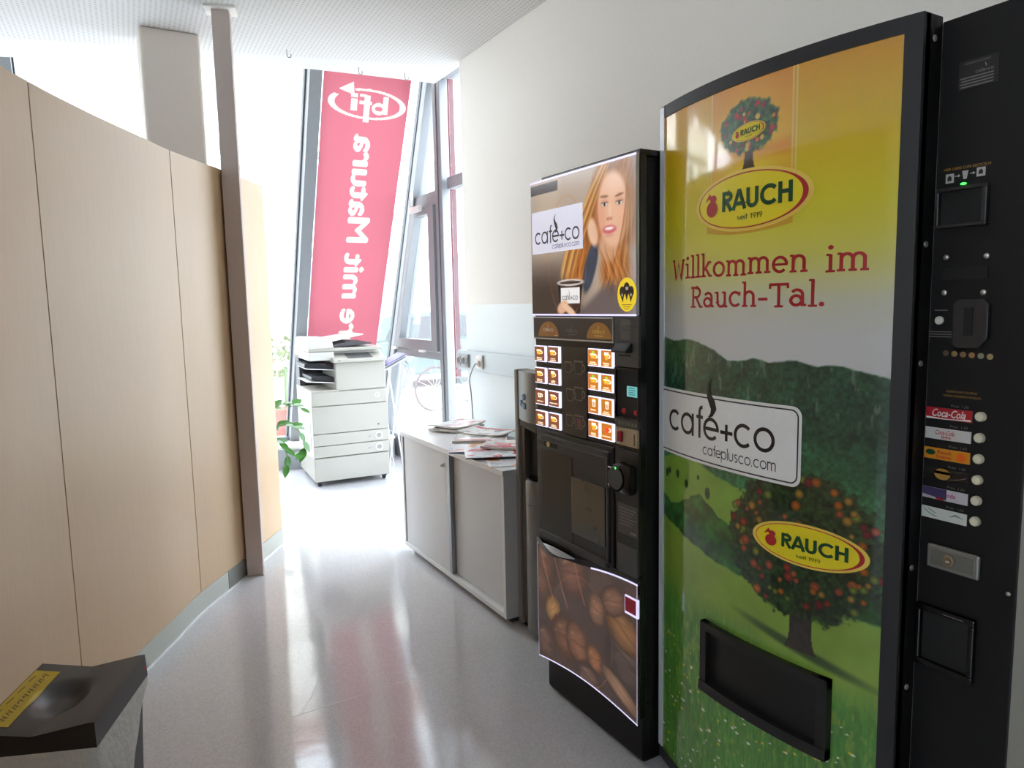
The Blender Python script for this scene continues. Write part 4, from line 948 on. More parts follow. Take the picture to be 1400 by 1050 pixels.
# --- drink buttons: four rows, two columns each side
M_TILEEDGE = mat('glowing_tile_edge', srgb(226, 224, 255), 0.3, emit=0.7, var=0)
M_TB = mat('lit_brown_tile', srgb(128, 74, 48), 0.3, emit=0.38); M_TO = mat('lit_orange_tile', srgb(206, 124, 40), 0.3, emit=0.36)
M_FOAM = mat('lit_cream_ink', srgb(250, 238, 214), 0.3, emit=0.8, var=0); M_COFF = mat('lit_coffee_ink', srgb(226, 158, 50), 0.3, emit=0.7, var=0)
M_DCOFF = mat('lit_dark_coffee_ink', srgb(96, 40, 22), 0.3, emit=0.4, var=0); M_TEA = mat('lit_red_ink', srgb(226, 62, 30), 0.3, emit=0.7, var=0); M_MINT = mat('lit_green_ink', srgb(150, 190, 60), 0.3, emit=0.6, var=0)
def cup_icon(kind, w):
    """list of (polygons, material) in a unit box about the centre, width w"""
    if kind == 'mug':
        return [([[(-.30, .10), (-.24, -.22), (.12, -.22), (.18, .10)]], M_COFF), ([[(-.30, .20), (-.30, .08), (.18, .08), (.18, .20)]], M_FOAM), (ribbon(arc(.17, -.04, .14, .12, 100, -100, 8), .06), M_FOAM)]
    if kind == 'espresso':
        return [([[(-.26, .18), (-.18, -.20), (.08, -.20), (.16, .18)]], M_FOAM), ([[(-.20, .14), (-.14, -.14), (.04, -.14), (.10, .14)]], M_DCOFF), (ribbon(arc(.13, 0, .14, .12, 100, -100, 8), .06), M_FOAM)]
    if kind == 'tall':
        return [([[(-.22, .16), (-.12, -.24), (.04, -.24), (.14, .16)]], M_COFF), ([[(-.22, .32), (-.21, .10), (.13, .10), (.14, .32)]], M_FOAM), (ribbon(arc(.12, .02, .13, .13, 100, -100, 8), .06), M_FOAM)]
    if kind == 'glass':
        return [([[(-.16, .30), (-.12, -.26), (.10, -.26), (.14, .30)]], M_FOAM), ([[(-.11, .12), (-.09, -.22), (.07, -.22), (.09, .12)]], M_DCOFF), (fineE(-.01, .30, .12, .07, 10), M_COFF)]
    if kind == 'mint':
        return [([[(-.30, .06), (-.20, -.22), (.10, -.22), (.20, .06)]], M_COFF), ([[(-.30, .14), (-.30, .04), (.20, .04), (.20, .14)]], M_FOAM), (fineE(-.05, .26, .14, .10, 12), M_MINT), (ribbon(arc(.18, -.06, .12, .10, 100, -100, 8), .06), M_FOAM)]
    return [([[(-.20, .20), (-.14, -.24), (.10, -.24), (.16, .20)]], M_TEA), (ribbon(arc(.14, .0, .13, .13, 100, -100, 8), .06), M_FOAM)]
kindsL = ['mug', 'mug', 'mug', 'tall', 'espresso', 'mug', 'mug', 'mug']; kindsR = ['mint', 'tall', 'mint', 'mint', 'glass', 'glass', 'tall', 'tea']
wordsL = ['kleiner brauner', 'wiener melange', 'kleiner brauner', 'caffe latte', 'espresso', 'cappuccino', 'grosser brauner', 'schoko melange']; wordsR = ['wiener schokolade', 'heisse milch', 'irish creme', 'irish cappuccino', 'latte', 'latte macchiato', 'irish choco', 'fruechtetee']
M_WORD = mat('lit_word_ink', srgb(250, 232, 200), 0.3, emit=0.8, var=0)
n = 0
for side in (0, 1):
    for r in range(4):
        for c in range(2):
            if side == 0: yc = (2.138, 2.051)[c]; zc = 1.2725-0.0780*r+0.001*c; hw, hh = 0.0365, 0.0285
            else: yc = (1.8205, 1.752)[c]; zc = 1.2755-0.0768*r; hw, hh = 0.0315, 0.0285
            b = cbox('drink_button', yc-hw, yc+hw, zc-hh, zc+hh, M_TILEEDGE, 0.004, 0.004, 0.002)
            cprint('button_face', rect(-yc-hw+0.0025, zc-hh+0.0035, -yc+hw-0.0065, zc+hh-0.003), (M_TB, M_TO)[side], 0.0046)
            k = (kindsL, kindsR)[side][r*2+c]; sc = 0.062
            for P, m in cup_icon(k, 1): cprint('cup_print', place(P, -yc-0.002+(0.004 if side else 0), zc+0.0065, sc*0.98, sc*0.66), m, 0.0052)
            ws = (wordsL, wordsR)[side][r*2+c].split()
            for q, wrd in enumerate(ws): 
                half = 0.0035*len(wrd)*0.72
                cprint('button_lettering', fit(bfont(wrd, 0.02), -yc-0.002-min(half, hw-0.011), -yc-0.002+min(half, hw-0.011), zc-0.0165-0.0058*q, 0.0068), M_WORD, 0.0052)
            n += 1
# smoked glass between the button blocks with faint cup drawings
cbox('smoked_panel', 1.865, 2.004, 1.008, 1.306, mat('smoked_panel_film', srgb(52, 45, 40), 0.15), 0.002)
M_FAINT = mat('faint_drawing_ink', srgb(120, 108, 92), 0.5)
for y, z, s in ((1.965, 1.235, .05), (1.905, 1.237, .06), (1.955, 1.142, .055), (1.905, 1.150, .06), (1.960, 1.055, .05), (1.905, 1.055, .06)):
    P = ribbon([(-y-.4*s, z+.35*s), (-y-.3*s, z-.35*s), (-y+.3*s, z-.35*s), (-y+.4*s, z+.35*s)], .04*s) + ribbon([(-y-.42*s, z+.35*s), (-y+.42*s, z+.35*s)], .08*s) + ribbon(arc(-y+.36*s, z, .22*s, .2*s, 90, -90, 8), .06*s)
    cprint('cup_drawing', P, M_FAINT, 0.003)
cprint('cup_drawing', [[(-1.917, 1.068), (-1.915, 1.038), (-1.893, 1.038), (-1.891, 1.068)]], mat('faint_red_ink', srgb(110, 52, 46), 0.5), 0.003)

# --- payment column
M_PAY = mat('grey_payment_plastic', srgb(70, 69, 70), 0.4, var=0.04)
pay = cbox('payment_panel', 1.602, 1.714, 1.256, 1.406, M_PAY, 0.004)
cprint('sticker', rect(-1.683, 1.366, -1.637, 1.398) + rect(-1.683, 1.337, -1.637, 1.364), mat('grey_green_sticker', srgb(92, 92, 88), 0.5, var=0.3, scale=260), 0.005)
bm = NB(); prism(bm, [(FX-0.004, 1.698, 1.328), (FX-0.004, 1.698, 1.300), (FX-0.03, 1.698, 1.300), (FX-0.03, 1.698, 1.306), (FX-0.010, 1.698, 1.328)], (0, -0.068, 0))
sub(obj('note_reader', bm, M_CHAR), pay); sub(obj('note_slot', BX((FX-0.005, 1.638, 1.288), (FX-0.0035, 1.692, 1.293)), M_DARKHOLE), pay)
bm = NB()
for a in (((1.602, 1.246), (1.714, 1.253)), ((1.602, 1.096), (1.714, 1.104)), ((1.706, 1.104), (1.714, 1.246)), ((1.602, 1.104), (1.606, 1.246))): box(bm, (FX-0.006, a[0][0], a[0][1]), (FX+0.006, a[1][0], a[1][1]), 0.001)
disp = cu(obj('display_box', bm, M_BLACKG)); 
sub(obj('display_recess', BX((FX+0.0, 1.606, 1.104), (FX+0.004, 1.706, 1.246)), M_DARKHOLE), disp)
sub(obj('display_screen', BX((FX-0.004, 1.608, 1.168), (FX+0.001, 1.656, 1.199), 0.001), mat('lcd_teal', srgb(104, 176, 176), 0.3, emit=0.45)), disp)
sub(flat('display_text', sum([rect(-1.646, 1.193-0.0065*i, -1.614+0.004*(i % 2)-0.006, 1.1955-0.0065*i) for i in range(4)], []), cmap(0.0045), mat('lcd_text', srgb(60, 120, 124), 0.4), disp), disp)
for y in (1.672, 1.616): sub(smooth(obj('cancel_button', lathe(NB(), [(0.008, 0), (0.008, 0.004), (0, 0.006)], 14, at(FX, y, 1.122) @ TOX), mat('red_button', srgb(150, 24, 34), 0.3, emit=0.1))), disp)
cbox('coin_print', 1.604, 1.712, 1.072, 1.096, mat('coin_band_film', srgb(62, 60, 56), 0.4), 0.003)
cprint('coin_symbol', sum([fineE(-1.692+0.0155*i, 1.083, 0.0055, 0.0065, 12) for i in range(6)], []), mat('coin_band_ink', srgb(104, 100, 84), 0.4), 0.004)
be = cbox('coin_plate', 1.609, 1.708, 1.015, 1.070, mat('beige_coin_plate', srgb(170, 148, 118), 0.4), 0.004)
sub(obj('return_lever', BX((FX-0.014, 1.672, 1.026), (FX-0.004, 1.694, 1.060), 0.004), mat('red_lever', srgb(150, 22, 36), 0.25)), be)
sub(obj('coin_slot', BX((FX-0.005, 1.6195, 1.022), (FX-0.0035, 1.6225, 1.056)), M_DARKHOLE), be)
cbox('lower_service_panel', 1.602, 1.714, 0.600, 1.004, mat('charcoal_service_panel', srgb(32, 31, 31), 0.45, var=0.05), 0.003)
bm = NB(); lathe(bm, [(0.046, 0), (0.046, 0.022), (0.040, 0.030), (0, 0.030)], 24, at(FX-0.003, 1.672, 0.918) @ TOX); box(bm, (FX-0.033, 1.607, 0.872), (FX-0.003, 1.668, 0.964), 0.012)
cr_ = cu(smooth(obj('card_reader', bm, M_BLACKG)))
sub(obj('reader_face', lathe(NB(), [(0.036, 0), (0.034, 0.003), (0, 0.003)], 24, at(FX-0.033, 1.676, 0.918) @ TOX), mat('grey_reader_face', srgb(66, 65, 66), 0.4)), cr_)
sub(flat('indicator_light', fineE(-1.670, 0.950, 0.003, 0.003, 10), cmap(0.0375), M_LED, cr_), cr_)
sub(flat('reader_reflector', rect(-1.706, 0.946, -1.690, 0.950) + [[(-1.708, 0.894), (-1.699, 0.884), (-1.702, 0.897)]], cmap(0.0375), M_INKWHITE, cr_), cr_)
cbox('info_plate', 1.606, 1.702, 0.738, 0.834, mat('info_plate_film', srgb(72, 66, 62), 0.4, var=0.1, scale=80), 0.004)
cprint('info_lettering', sum([rect(-1.694, 0.818-0.010*i, -1.614-0.010*(i % 3), 0.8205-0.010*i) for i in range(6)], []) + rect(-1.640, 0.746, -1.612, 0.752), M_INKGREY, 0.0048)
cbox('coin_return_door', 1.606, 1.702, 0.612, 0.706, mat('grey_door_film', srgb(64, 63, 63), 0.5, var=0.08, scale=150), 0.005, bev=0.003)

# --- cup delivery bay
cbox('delivery_surround', 1.722, 2.168, 0.585, 1.000, mat('surround_black', srgb(24, 24, 25), 0.38, var=0.05), 0.004, bev=0.004)
bm = NB()
for a in (((1.738, 0.96), (2.14, 0.985)), ((1.738, 0.62), (1.752, 0.96)), ((1.752, 0.60), (2.155, 0.628))): box(bm, (FX-0.012, a[0][0], a[0][1]), (FX, a[1][0], a[1][1]), 0.006)
bay = cu(obj('delivery_bay', bm, M_CHAR))
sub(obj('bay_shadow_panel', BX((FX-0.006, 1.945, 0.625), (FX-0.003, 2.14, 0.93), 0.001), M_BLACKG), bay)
sub(obj('bay_door', BX((FX-0.009, 1.760, 0.668), (FX-0.003, 1.946, 0.866), 0.006), mat('brown_clear_flap', srgb(64, 55, 46), 0.12, coat=0.5)), bay)
lk = cbox('lock_recess', 2.035, 2.125, 0.940, 0.968, M_DARKHOLE, 0.006, bev=0.006)
sub(smooth(obj('lock_cylinder', lathe(NB(), [(0.010, 0), (0.010, 0.004), (0.004, 0.005), (0, 0.003)], 18, at(FX-0.006, 2.085, 0.953) @ TOX), mat('brass_lock_ring', srgb(196, 176, 120), 0.3, metal=0.7))), lk)
# drip tray with a bowed silver front, sagging into the lower panel
bm = NB(); rows = []
def wave(y): return 0.574-0.020*np.exp(-((y-2.075)/0.07)**2)-0.010*np.exp(-((y-1.93)/0.10)**2)+0.022*sst(1.95, 1.62, y)
b = bmesh.new()
for i in range(25):
    y = 2.175-(2.175-1.597)*i/24; z = float(wave(y)); k = 0.020*math.exp(-((y-2.05)/0.10)**2)
    rows.append([b.verts.new((FX-0.004-k, y, z)), b.verts.new((FX-0.004-k, y, z+0.022)), b.verts.new((FX+0.006, y, z+0.026)), b.verts.new((FX+0.006, y, z))])
for A, B in zip(rows, rows[1:]):
    for j in range(4): b.faces.new((A[j], A[(j+1) % 4], B[(j+1) % 4], B[j]))
b.faces.new(rows[0]); b.faces.new(rows[-1][::-1]); bmesh.ops.recalc_face_normals(b, faces=b.faces[:])
tray = cu(smooth(obj('drip_tray', merge(bm, b), M_BLACKG)))
b = bmesh.new(); f = [b.verts.new((FX-0.020-0.012*math.sin(PI*i/12), 2.115-0.20*i/12, 0.585+0.002*i/12+0.012*math.sin(PI*i/12))) for i in range(13)]; g_ = [b.verts.new((FX-0.018-0.014*math.sin(PI*i/12), 2.115-0.20*i/12, 0.583-0.012*math.sin(PI*i/12))) for i in range(13)]
for i in range(12): b.faces.new((f[i], g_[i], g_[i+1], f[i+1]))
sub(obj('tray_lip', b, M_SILVER), tray)

# --- lit lower panel: roasted coffee beans
def paint_beans(Y, Z):
    n1 = vnoise(Y, Z, 10, 51); n2 = vnoise(Y, Z, 45, 52)
    I = np.ones(Y.shape+(3,))*C3(70, 52, 46)*(0.75+0.5*n1)[..., None]
    I = put(I, sst(0.55, 0.35, Z)*0.25, C3(52, 42, 40))
    beans = [(2.14, 0.47, .09, .14, -20, (104, 64, 44)), (1.955, 0.52, .10, .10, 30, (116, 72, 54)), (1.66, 0.33, .11, .12, 0, (74, 60, 54)), (1.67, 0.42, .10, .065, -18, (150, 98, 52)), (1.726, 0.500, .070, .050, 25, (140, 92, 66)), (1.815, 0.44, .048, .060, 10, (150, 102, 74)), (2.075, 0.345, .058, .050, 55, (190, 134, 66)), (2.00, 0.27, .090, .085, 20, (120, 74, 50)), (1.925, 0.275, .070, .085, 25, (140, 86, 56)), (1.825, 0.262, .045, .055, 35, (160, 98, 58)), (1.69, 0.215, .115, .030, -24, (172, 126, 96)), (2.13, 0.2, .07, .08, 10, (96, 66, 54)), (1.86, 0.18, .08, .05, 0, (98, 70, 60))]
    for y, z, a, b, ang, c in beans:
        c = C3(*c); cs, sn = math.cos(rad(ang)), math.sin(rad(ang)); u = -(Y-y); v = Z-z; p = (u*cs+v*sn)/a; q = (-u*sn+v*cs)/b
        r = np.hypot(p, q); shade = np.clip(1.15-0.75*r*r, 0.2, 1.3)*(0.8+0.4*vnoise(p*0.3+5, q*1.2+7, 5, int(abs(y*1000)) % 90))
        I = put(I, sst(1.06, 0.9, r), np.clip(c*shade[..., None], 0, 1))
        I = put(I, sst(0.10, 0.03, np.abs(q+0.15*np.sin(p*3)))*sst(0.95, 0.8, r)*0.35, c*0.5)
        I = put(I, sst(0.5, 0.0, np.hypot((p+0.2)/0.7, (q-0.45)/0.25))*0.35, C3(236, 190, 140))
    rr = np.abs(np.hypot((Y-1.90)/0.17, (Z-0.33)/0.19)-1)*0.17; I = put(I, sst(0.0028, 0.0008, rr)*0.28, C3(220, 120, 80))
    rr = np.abs((Y-2.155)+0.42*(Z-0.56)+0.9*(Z-0.56)**2); 
    for k, yy in enumerate((2.16, 2.07, 1.94)): I = put(I, sst(0.006, 0.001, np.abs(Y-(yy-0.35*(0.57-Z)-0.6*(0.57-Z)**2)))*(Z > 0.33+0.05*k)*0.5, C3(206, 140, 104))
    I = put(I, 0.34*np.ones_like(Y), C3(132, 116, 112))
    return I
def lowmask(Y, Z):
    t = (Z-0.125)/(0.59-0.125); top = wave(Y)+0.001
    bot = 0.128+0.026*np.sin(np.clip((2.175-Y)/0.585, 0, 1)*PI)**1.0+0.014*(2.175-Y)/0.585
    return bot+(top-bot)*t
cbox('lower_panel_frame', QY0-0.002, QY1-0.004, 0.158, 0.56, M_CHAR, 0.0, 0.006)
sub(picture('bean_panel', QY1-0.008, QY0, 0.125, 0.59, 160, 150, paint_beans, lambda y: FX-0.005, mat_print('backlit_bean_film', emit=0.27, rough=0.2, base=0.35), cdoor, lowmask), cdoor)
b = []
for i in range(24):
    ya, yb = QY1-0.006-(QY1-QY0-0.004)*i/24, QY1-0.006-(QY1-QY0-0.004)*(i+1)/24
    lo = [float(lowmask(np.array(q), np.array(0.125))) for q in (ya, yb)]
    b.append([(-ya, lo[0]-0.003), (-yb, lo[1]-0.003), (-yb, lo[1]+0.002), (-ya, lo[0]+0.002)])
    hi = [float(wave(q)) for q in (ya, yb)]
    if i < 4 or i > 13: b.append([(-ya, hi[0]-0.004), (-yb, hi[1]-0.004), (-yb, hi[1]+0.002), (-ya, hi[0]+0.002)])
cprint('lit_edge', [q for q in b if q[0][1] < 0.3], M_LITEDGE, 0.0062)
cprint('lit_edge', [q for q in b if q[0][1] > 0.3 and q[0][0] < -2.05], M_LITEDGE, 0.0062); cprint('lit_edge', [q for q in b if q[0][1] > 0.3 and q[0][0] > -2.05], M_LITEDGE, 0.0062)
M_DIMEDGE = mat('dim_lit_edge', srgb(176, 170, 190), 0.3, emit=0.25)
for q in (rect(-QY0-0.003, 0.146, -QY0+0.001, 0.592), rect(-QY1+0.003, 0.13, -QY1+0.006, 0.565)): cprint('lit_edge', q, M_DIMEDGE, 0.0062)
bdg = cbox('red_badge', 1.602, 1.664, 0.488, 0.548, M_LITEDGE, 0.0085, 0, 0.002)
cprint('badge_field', rect(-1.660, 0.497, -1.608, 0.544), mat('dark_red_film', srgb(132, 20, 36), 0.3, emit=0.12), 0.0095)
# ================================================================== photocopier in the corner under the leaning glass
cop = thing('photocopier', 'light grey floor-standing photocopier with document feeder in the glazed corner', 'photocopier', (1.425, 5.655, 0), rad(-4))
M_CG = mat('warm_grey_plastic', srgb(178, 175, 166), 0.5, var=0.02, scale=200)
M_CL = mat('light_grey_plastic', srgb(206, 205, 199), 0.5, var=0.02, scale=200)
M_CD = mat('dark_copier_interior', srgb(70, 68, 72), 0.5); M_CB = mat('black_copier_tray', srgb(36, 34, 40), 0.4)
M_CW = mat('white_copier_sheet', srgb(236, 236, 238), 0.5)
CW, CD = 0.62, 0.68
def co_(name, lo, hi, m, bev=0.006, par=None): return obj(name, BX(lo, hi, bev), m, par or cop)
co_('pedestal', (0, 0.01, 0.045), (CW, CD, 0.238), M_CG, 0.008)
body = co_('body', (0.0, 0.025, 0.240), (CW, CD, 0.785), M_CL, 0.006)
for i, (z0, z1) in enumerate(((0.246, 0.336), (0.342, 0.434))):
    d = co_('paper_drawer', (0.0, 0.0, z0), (CW, 0.03, z1), M_CG, 0.004)
    lathe_m = at(0.535, 0.0, (z0+z1)/2) @ Matrix.Rotation(PI/2, 4, 'X')
    k = obj('drawer_dial', lathe(NB(), [(0.031, 0), (0.031, 0.003), (0.026, 0.004), (0.022, 0.002), (0, 0.002)], 20, lathe_m), M_CW, d); smooth(k)
    obj('dial_centre', lathe(NB(), [(0.021, 0), (0.021, 0.004), (0, 0.004)], 20, lathe_m), mat('dial_grey', srgb(150, 148, 144), 0.4), d)
    flat('size_lettering', fit(bfont('A4', 0.01), 0.44, 0.465, (z0+z1)/2-0.008, 0.016), lambda u, v: (u, -0.0012, v), M_INKGREY, d)
fd = co_('front_cover', (0.0, 0.0, 0.440), (CW, 0.03, 0.660), M_CG, 0.005)
obj('cover_lock', lathe(NB(), [(0.007, 0), (0.007, 0.002), (0, 0.002)], 14, at(0.535, 0, 0.482) @ Matrix.Rotation(PI/2, 4, 'X')), M_CD, fd)
tc_ = co_('upper_cover', (0.0, 0.0, 0.666), (CW, 0.03, 0.776), M_CG, 0.005)
flat('logo_mark', fineE(0.535, 0.728, 0.020, 0.020, 20), lambda u, v: (u, -0.001, v), M_INKWHITE, tc_)
flat('logo_mark', ribbon([(0.527, 0.742), (0.532, 0.728), (0.524, 0.716)], 0.006) + ribbon([(0.532, 0.728), (0.551, 0.733)], 0.005), lambda u, v: (u, -0.002, v), M_INKGREY, tc_)
flat('model_lettering', fit(bfont('ADVANCE'), 0.40, 0.50, 0.722, 0.016), lambda u, v: (u, -0.001, v), mat('pale_lettering', srgb(176, 174, 166), 0.5), tc_)
sp = obj('side_door', BX((-0.004, 0.10, 0.30), (0.004, 0.62, 0.60), 0.003), M_CL, cop)
obj('side_handle', BX((-0.007, 0.14, 0.44), (0.0, 0.19, 0.53), 0.003), M_CW, sp)
# output cavity on the left
co_('output_floor', (0.0, 0.0, 0.776), (0.22, CD, 0.790), M_CG, 0.004)
co_('rear_column', (0.0, 0.50, 0.785), (0.05, CD, 1.06), M_CD, 0.004)
co_('cavity_back', (0.05, 0.52, 0.785), (0.22, CD, 1.03), M_CD, 0.002)
for z, xo in ((0.865, 0.02), (0.970, -0.03)):
    tr = obj('output_tray', prism(NB(), [(0.21, 0.06, z-0.012), (xo, 0.06, z+0.012), (xo, 0.06, z+0.036), (0.10, 0.06, z+0.040), (0.21, 0.06, z+0.020)], (0, 0.43, 0)), M_CB, cop)
    obj('tray_sheet', prism(NB(), [(0.20, 0.05, z-0.026), (-0.02, 0.05, z-0.004), (-0.02, 0.05, z+0.002), (0.20, 0.05, z-0.018)], (0, 0.42, 0)), M_CW, tr)
# right hand engine with operating panel
co_('engine_cover', (0.20, 0.005, 0.780), (0.615, CD, 1.010), M_CG, 0.010)
cp_ = obj('operating_panel', prism(NB(), [(0.175, -0.055, 1.012), (0.175, -0.055, 1.040), (0.175, 0.16, 1.085), (0.175, 0.22, 1.085), (0.175, 0.22, 1.012)], (0.435, 0, 0), bev=0.006), M_CG, cop)
sl = 0.045/0.215
obj('touch_screen', prism(NB(), [(0.30, -0.045, 1.0445), (0.50, -0.045, 1.0445), (0.50, 0.10, 1.0445+sl*0.145), (0.30, 0.10, 1.0445+sl*0.145)], (0, 0, 0.002)), mat('screen_grey', srgb(110, 110, 112), 0.2), cp_)
obj('status_window', BX((0.215, -0.0565, 1.026), (0.232, -0.054, 1.031)), M_CB, cp_)
# scanner and document feeder
co_('scanner', (0.0, 0.02, 1.030), (0.20, CD, 1.098), M_CL, 0.008); co_('scanner_bed', (0.18, 0.12, 1.06), (0.61, CD, 1.100), M_CL, 0.006)
co_('platen_cover', (0.0, 0.025, 1.100), (0.60, CD-0.01, 1.128), M_CG, 0.008)
adf = obj('document_feeder', prism(NB(), [(0.0, 0.02, 1.124), (0.0, 0.02, 1.196), (0.02, 0.02, 1.212), (0.185, 0.02, 1.206), (0.20, 0.02, 1.128)], (0, 0.60, 0), bev=0.006), M_CL, cop)
flat('brand_lettering', fit(bfont('Canon', 0.02), 0.07, 0.125, 1.152, 0.026), lambda u, v: (u, 0.0185, v), M_INKWHITE, adf)
obj('feeder_tray', prism(NB(), [(0.19, 0.08, 1.175), (0.46, 0.08, 1.225), (0.46, 0.08, 1.233), (0.19, 0.08, 1.200)], (0, 0.48, 0), bev=0.002), M_CW, adf)
obj('exit_tray', prism(NB(), [(0.20, 0.06, 1.130), (0.52, 0.06, 1.150), (0.52, 0.06, 1.162), (0.34, 0.06, 1.175), (0.20, 0.06, 1.150)], (0, 0.54, 0), bev=0.002), M_CD, adf)
obj('paper_guide', BX((0.22, 0.16, 1.205), (0.32, 0.19, 1.225), 0.004), M_CW, adf)
for x, y in ((0.04, 0.06), (0.58, 0.06), (0.04, 0.62), (0.58, 0.62)):
    bm = NB(); lathe(bm, [(0, -0.012), (0.02, -0.012), (0.022, 0), (0.02, 0.012), (0, 0.012)], 16, at(x, y, 0.022) @ Matrix.Rotation(PI/2, 4, 'Y')); box(bm, (x-0.02, y-0.018, 0.030), (x+0.02, y+0.018, 0.046))
    obj('caster', bm, M_CB, cop)
# bypass tray on the right side with brochures lying on it is a stand of its own
st_ = thing('brochure_stand', 'slim wire brochure stand with a tilted tray behind the photocopier', 'stand', (2.20, 5.95, 0))
M_WIRE = mat('white_wire', srgb(220, 220, 222), 0.4)
obj('tray', prism(NB(), [(-0.10, -0.14, 0.90), (0.13, -0.14, 1.01), (0.13, -0.14, 1.018), (-0.10, -0.14, 0.908)], (0, 0.28, 0)), M_WIRE, st_)
for y in (-0.12, 0.12):
    obj('leg', tube(tube(NB(), [(-0.06, y, 0.915), (0.05, y, 0.0)], 0.007, 8), [(0.06, y, 0.98), (-0.09, y, 0.0)], 0.007, 8), M_WIRE, st_)
for i, (dz, c, lab) in enumerate(((0.0, srgb(214, 212, 226), 'pale lilac brochure at the bottom of the tilted wire tray'), (0.012, srgb(126, 128, 178), 'violet blue brochure on top in the tilted wire tray'))):
    b_ = obj('brochure', prism(NB(), [(-0.11+0.04*i, -0.11-0.01*i, 0.914+dz+0.019*i), (0.115, -0.11, 1.021+dz), (0.115, -0.11, 1.029+dz), (-0.11+0.04*i, -0.11-0.01*i, 0.922+dz+0.019*i)], (0, 0.21, 0)), mat('brochure_print', c, 0.35, var=0.35, scale=14), None, (2.20, 5.95, 0))
    tag(b_, lab, 'brochure')

# ================================================================== sideboard with sliding doors
sb = thing('sideboard', 'low light grey sideboard with two sliding doors carrying magazines', 'sideboard', (1.72, 3.29, 0))
M_SB = mat('pale_grey_melamine', srgb(222, 223, 225), 0.42, var=0.015); M_SBD = mat('grey_door_melamine', srgb(208, 210, 213), 0.45, var=0.015); M_SBE = mat('aluminium_profile', srgb(150, 154, 158), 0.35, metal=0.5)
def sbx(name, lo, hi, m, bev=0.0015): return under(obj(name, BX(lo, hi, bev), m), sb)
X0, X1, Y0, Y1, ZS = 1.487, 1.93, 2.672, 3.895, 0.722
sbx('top', (X0, Y0-0.004, ZS-0.026), (X1, Y1+0.004, ZS), mat('satin_grey_top', srgb(228, 230, 233), 0.25, var=0.015), 0.002)
sbx('side_panel', (X0+0.006, Y0, 0.035), (X1-0.005, Y0+0.022, ZS-0.026), M_SB); sbx('side_panel', (X0+0.006, Y1-0.022, 0.035), (X1-0.005, Y1, ZS-0.026), M_SB)
sbx('bottom_panel', (X0+0.006, Y0+0.022, 0.035), (X1-0.005, Y1-0.022, 0.060), M_SB)
sbx('back_panel', (X1-0.02, Y0+0.022, 0.06), (X1-0.01, Y1-0.022, ZS-0.026), M_SB)
sbx('plinth', (X0+0.05, Y0+0.03, 0.0), (X1-0.03, Y1-0.03, 0.035), mat('dark_plinth', srgb(60, 60, 62), 0.6))
YM = 3.275
d1 = sbx('sliding_door', (X0+0.012, YM-0.03, 0.062), (X0+0.028, Y1-0.026, ZS-0.030), M_SBD)
d2 = sbx('sliding_door', (X0+0.034, Y0+0.024, 0.062), (X0+0.050, YM+0.02, ZS-0.030), M_SBD)
sub(obj('door_edge', BX((X0+0.008, YM-0.036, 0.062), (X0+0.030, YM-0.004, ZS-0.030), 0.002), M_SBE), d1)
sub(obj('door_edge', BX((X0+0.0105, Y1-0.030, 0.062), (X0+0.030, Y1-0.0225, ZS-0.030), 0.001), M_SBE), d1)
sub(smooth(obj('lock_knob', lathe(NB(), [(0.010, 0), (0.010, 0.006), (0.007, 0.008), (0.007, 0.016), (0.009, 0.018), (0, 0.020)], 16, at(X0+0.012, YM+0.045, 0.625) @ TOX), M_STEEL)), d1)

# magazines and papers on the sideboard
def mag_mat(i, cover, accent):
    m = bpy.data.materials.new('magazine_cover'); m.use_nodes = True; nt = m.node_tree; b = nt.nodes['Principled BSDF']; N = nt.nodes.new; L = nt.links.new
    tc = N('ShaderNodeTexCoord'); mp = N('ShaderNodeMapping'); mp.inputs['Location'].default_value = (i*3.1, i*1.7, 0); L(tc.outputs['Object'], mp.inputs[0])
    v = N('ShaderNodeTexNoise'); v.inputs['Scale'].default_value = 11; v.inputs['Detail'].default_value = 1; L(mp.outputs[0], v.inputs['Vector'])
    cr = N('ShaderNodeValToRGB'); cr.color_ramp.interpolation = 'CONSTANT'; L(v.outputs['Fac'], cr.inputs[0])
    cr.color_ramp.elements[0].color = accent; cr.color_ramp.elements[1].color = cover; cr.color_ramp.elements[1].position = 0.42
    e = cr.color_ramp.elements.new(0.62); e.color = tuple(0.8*c for c in cover[:3])+(1,)
    L(cr.outputs[0], b.inputs['Base Color']); b.inputs['Roughness'].default_value = 0.25; return m
M_PAGES = mat('page_edges', srgb(226, 222, 214), 0.8, var=0.1, scale=400)
M_REDC = mat('red_cover_band', srgb(204, 36, 60), 0.3)
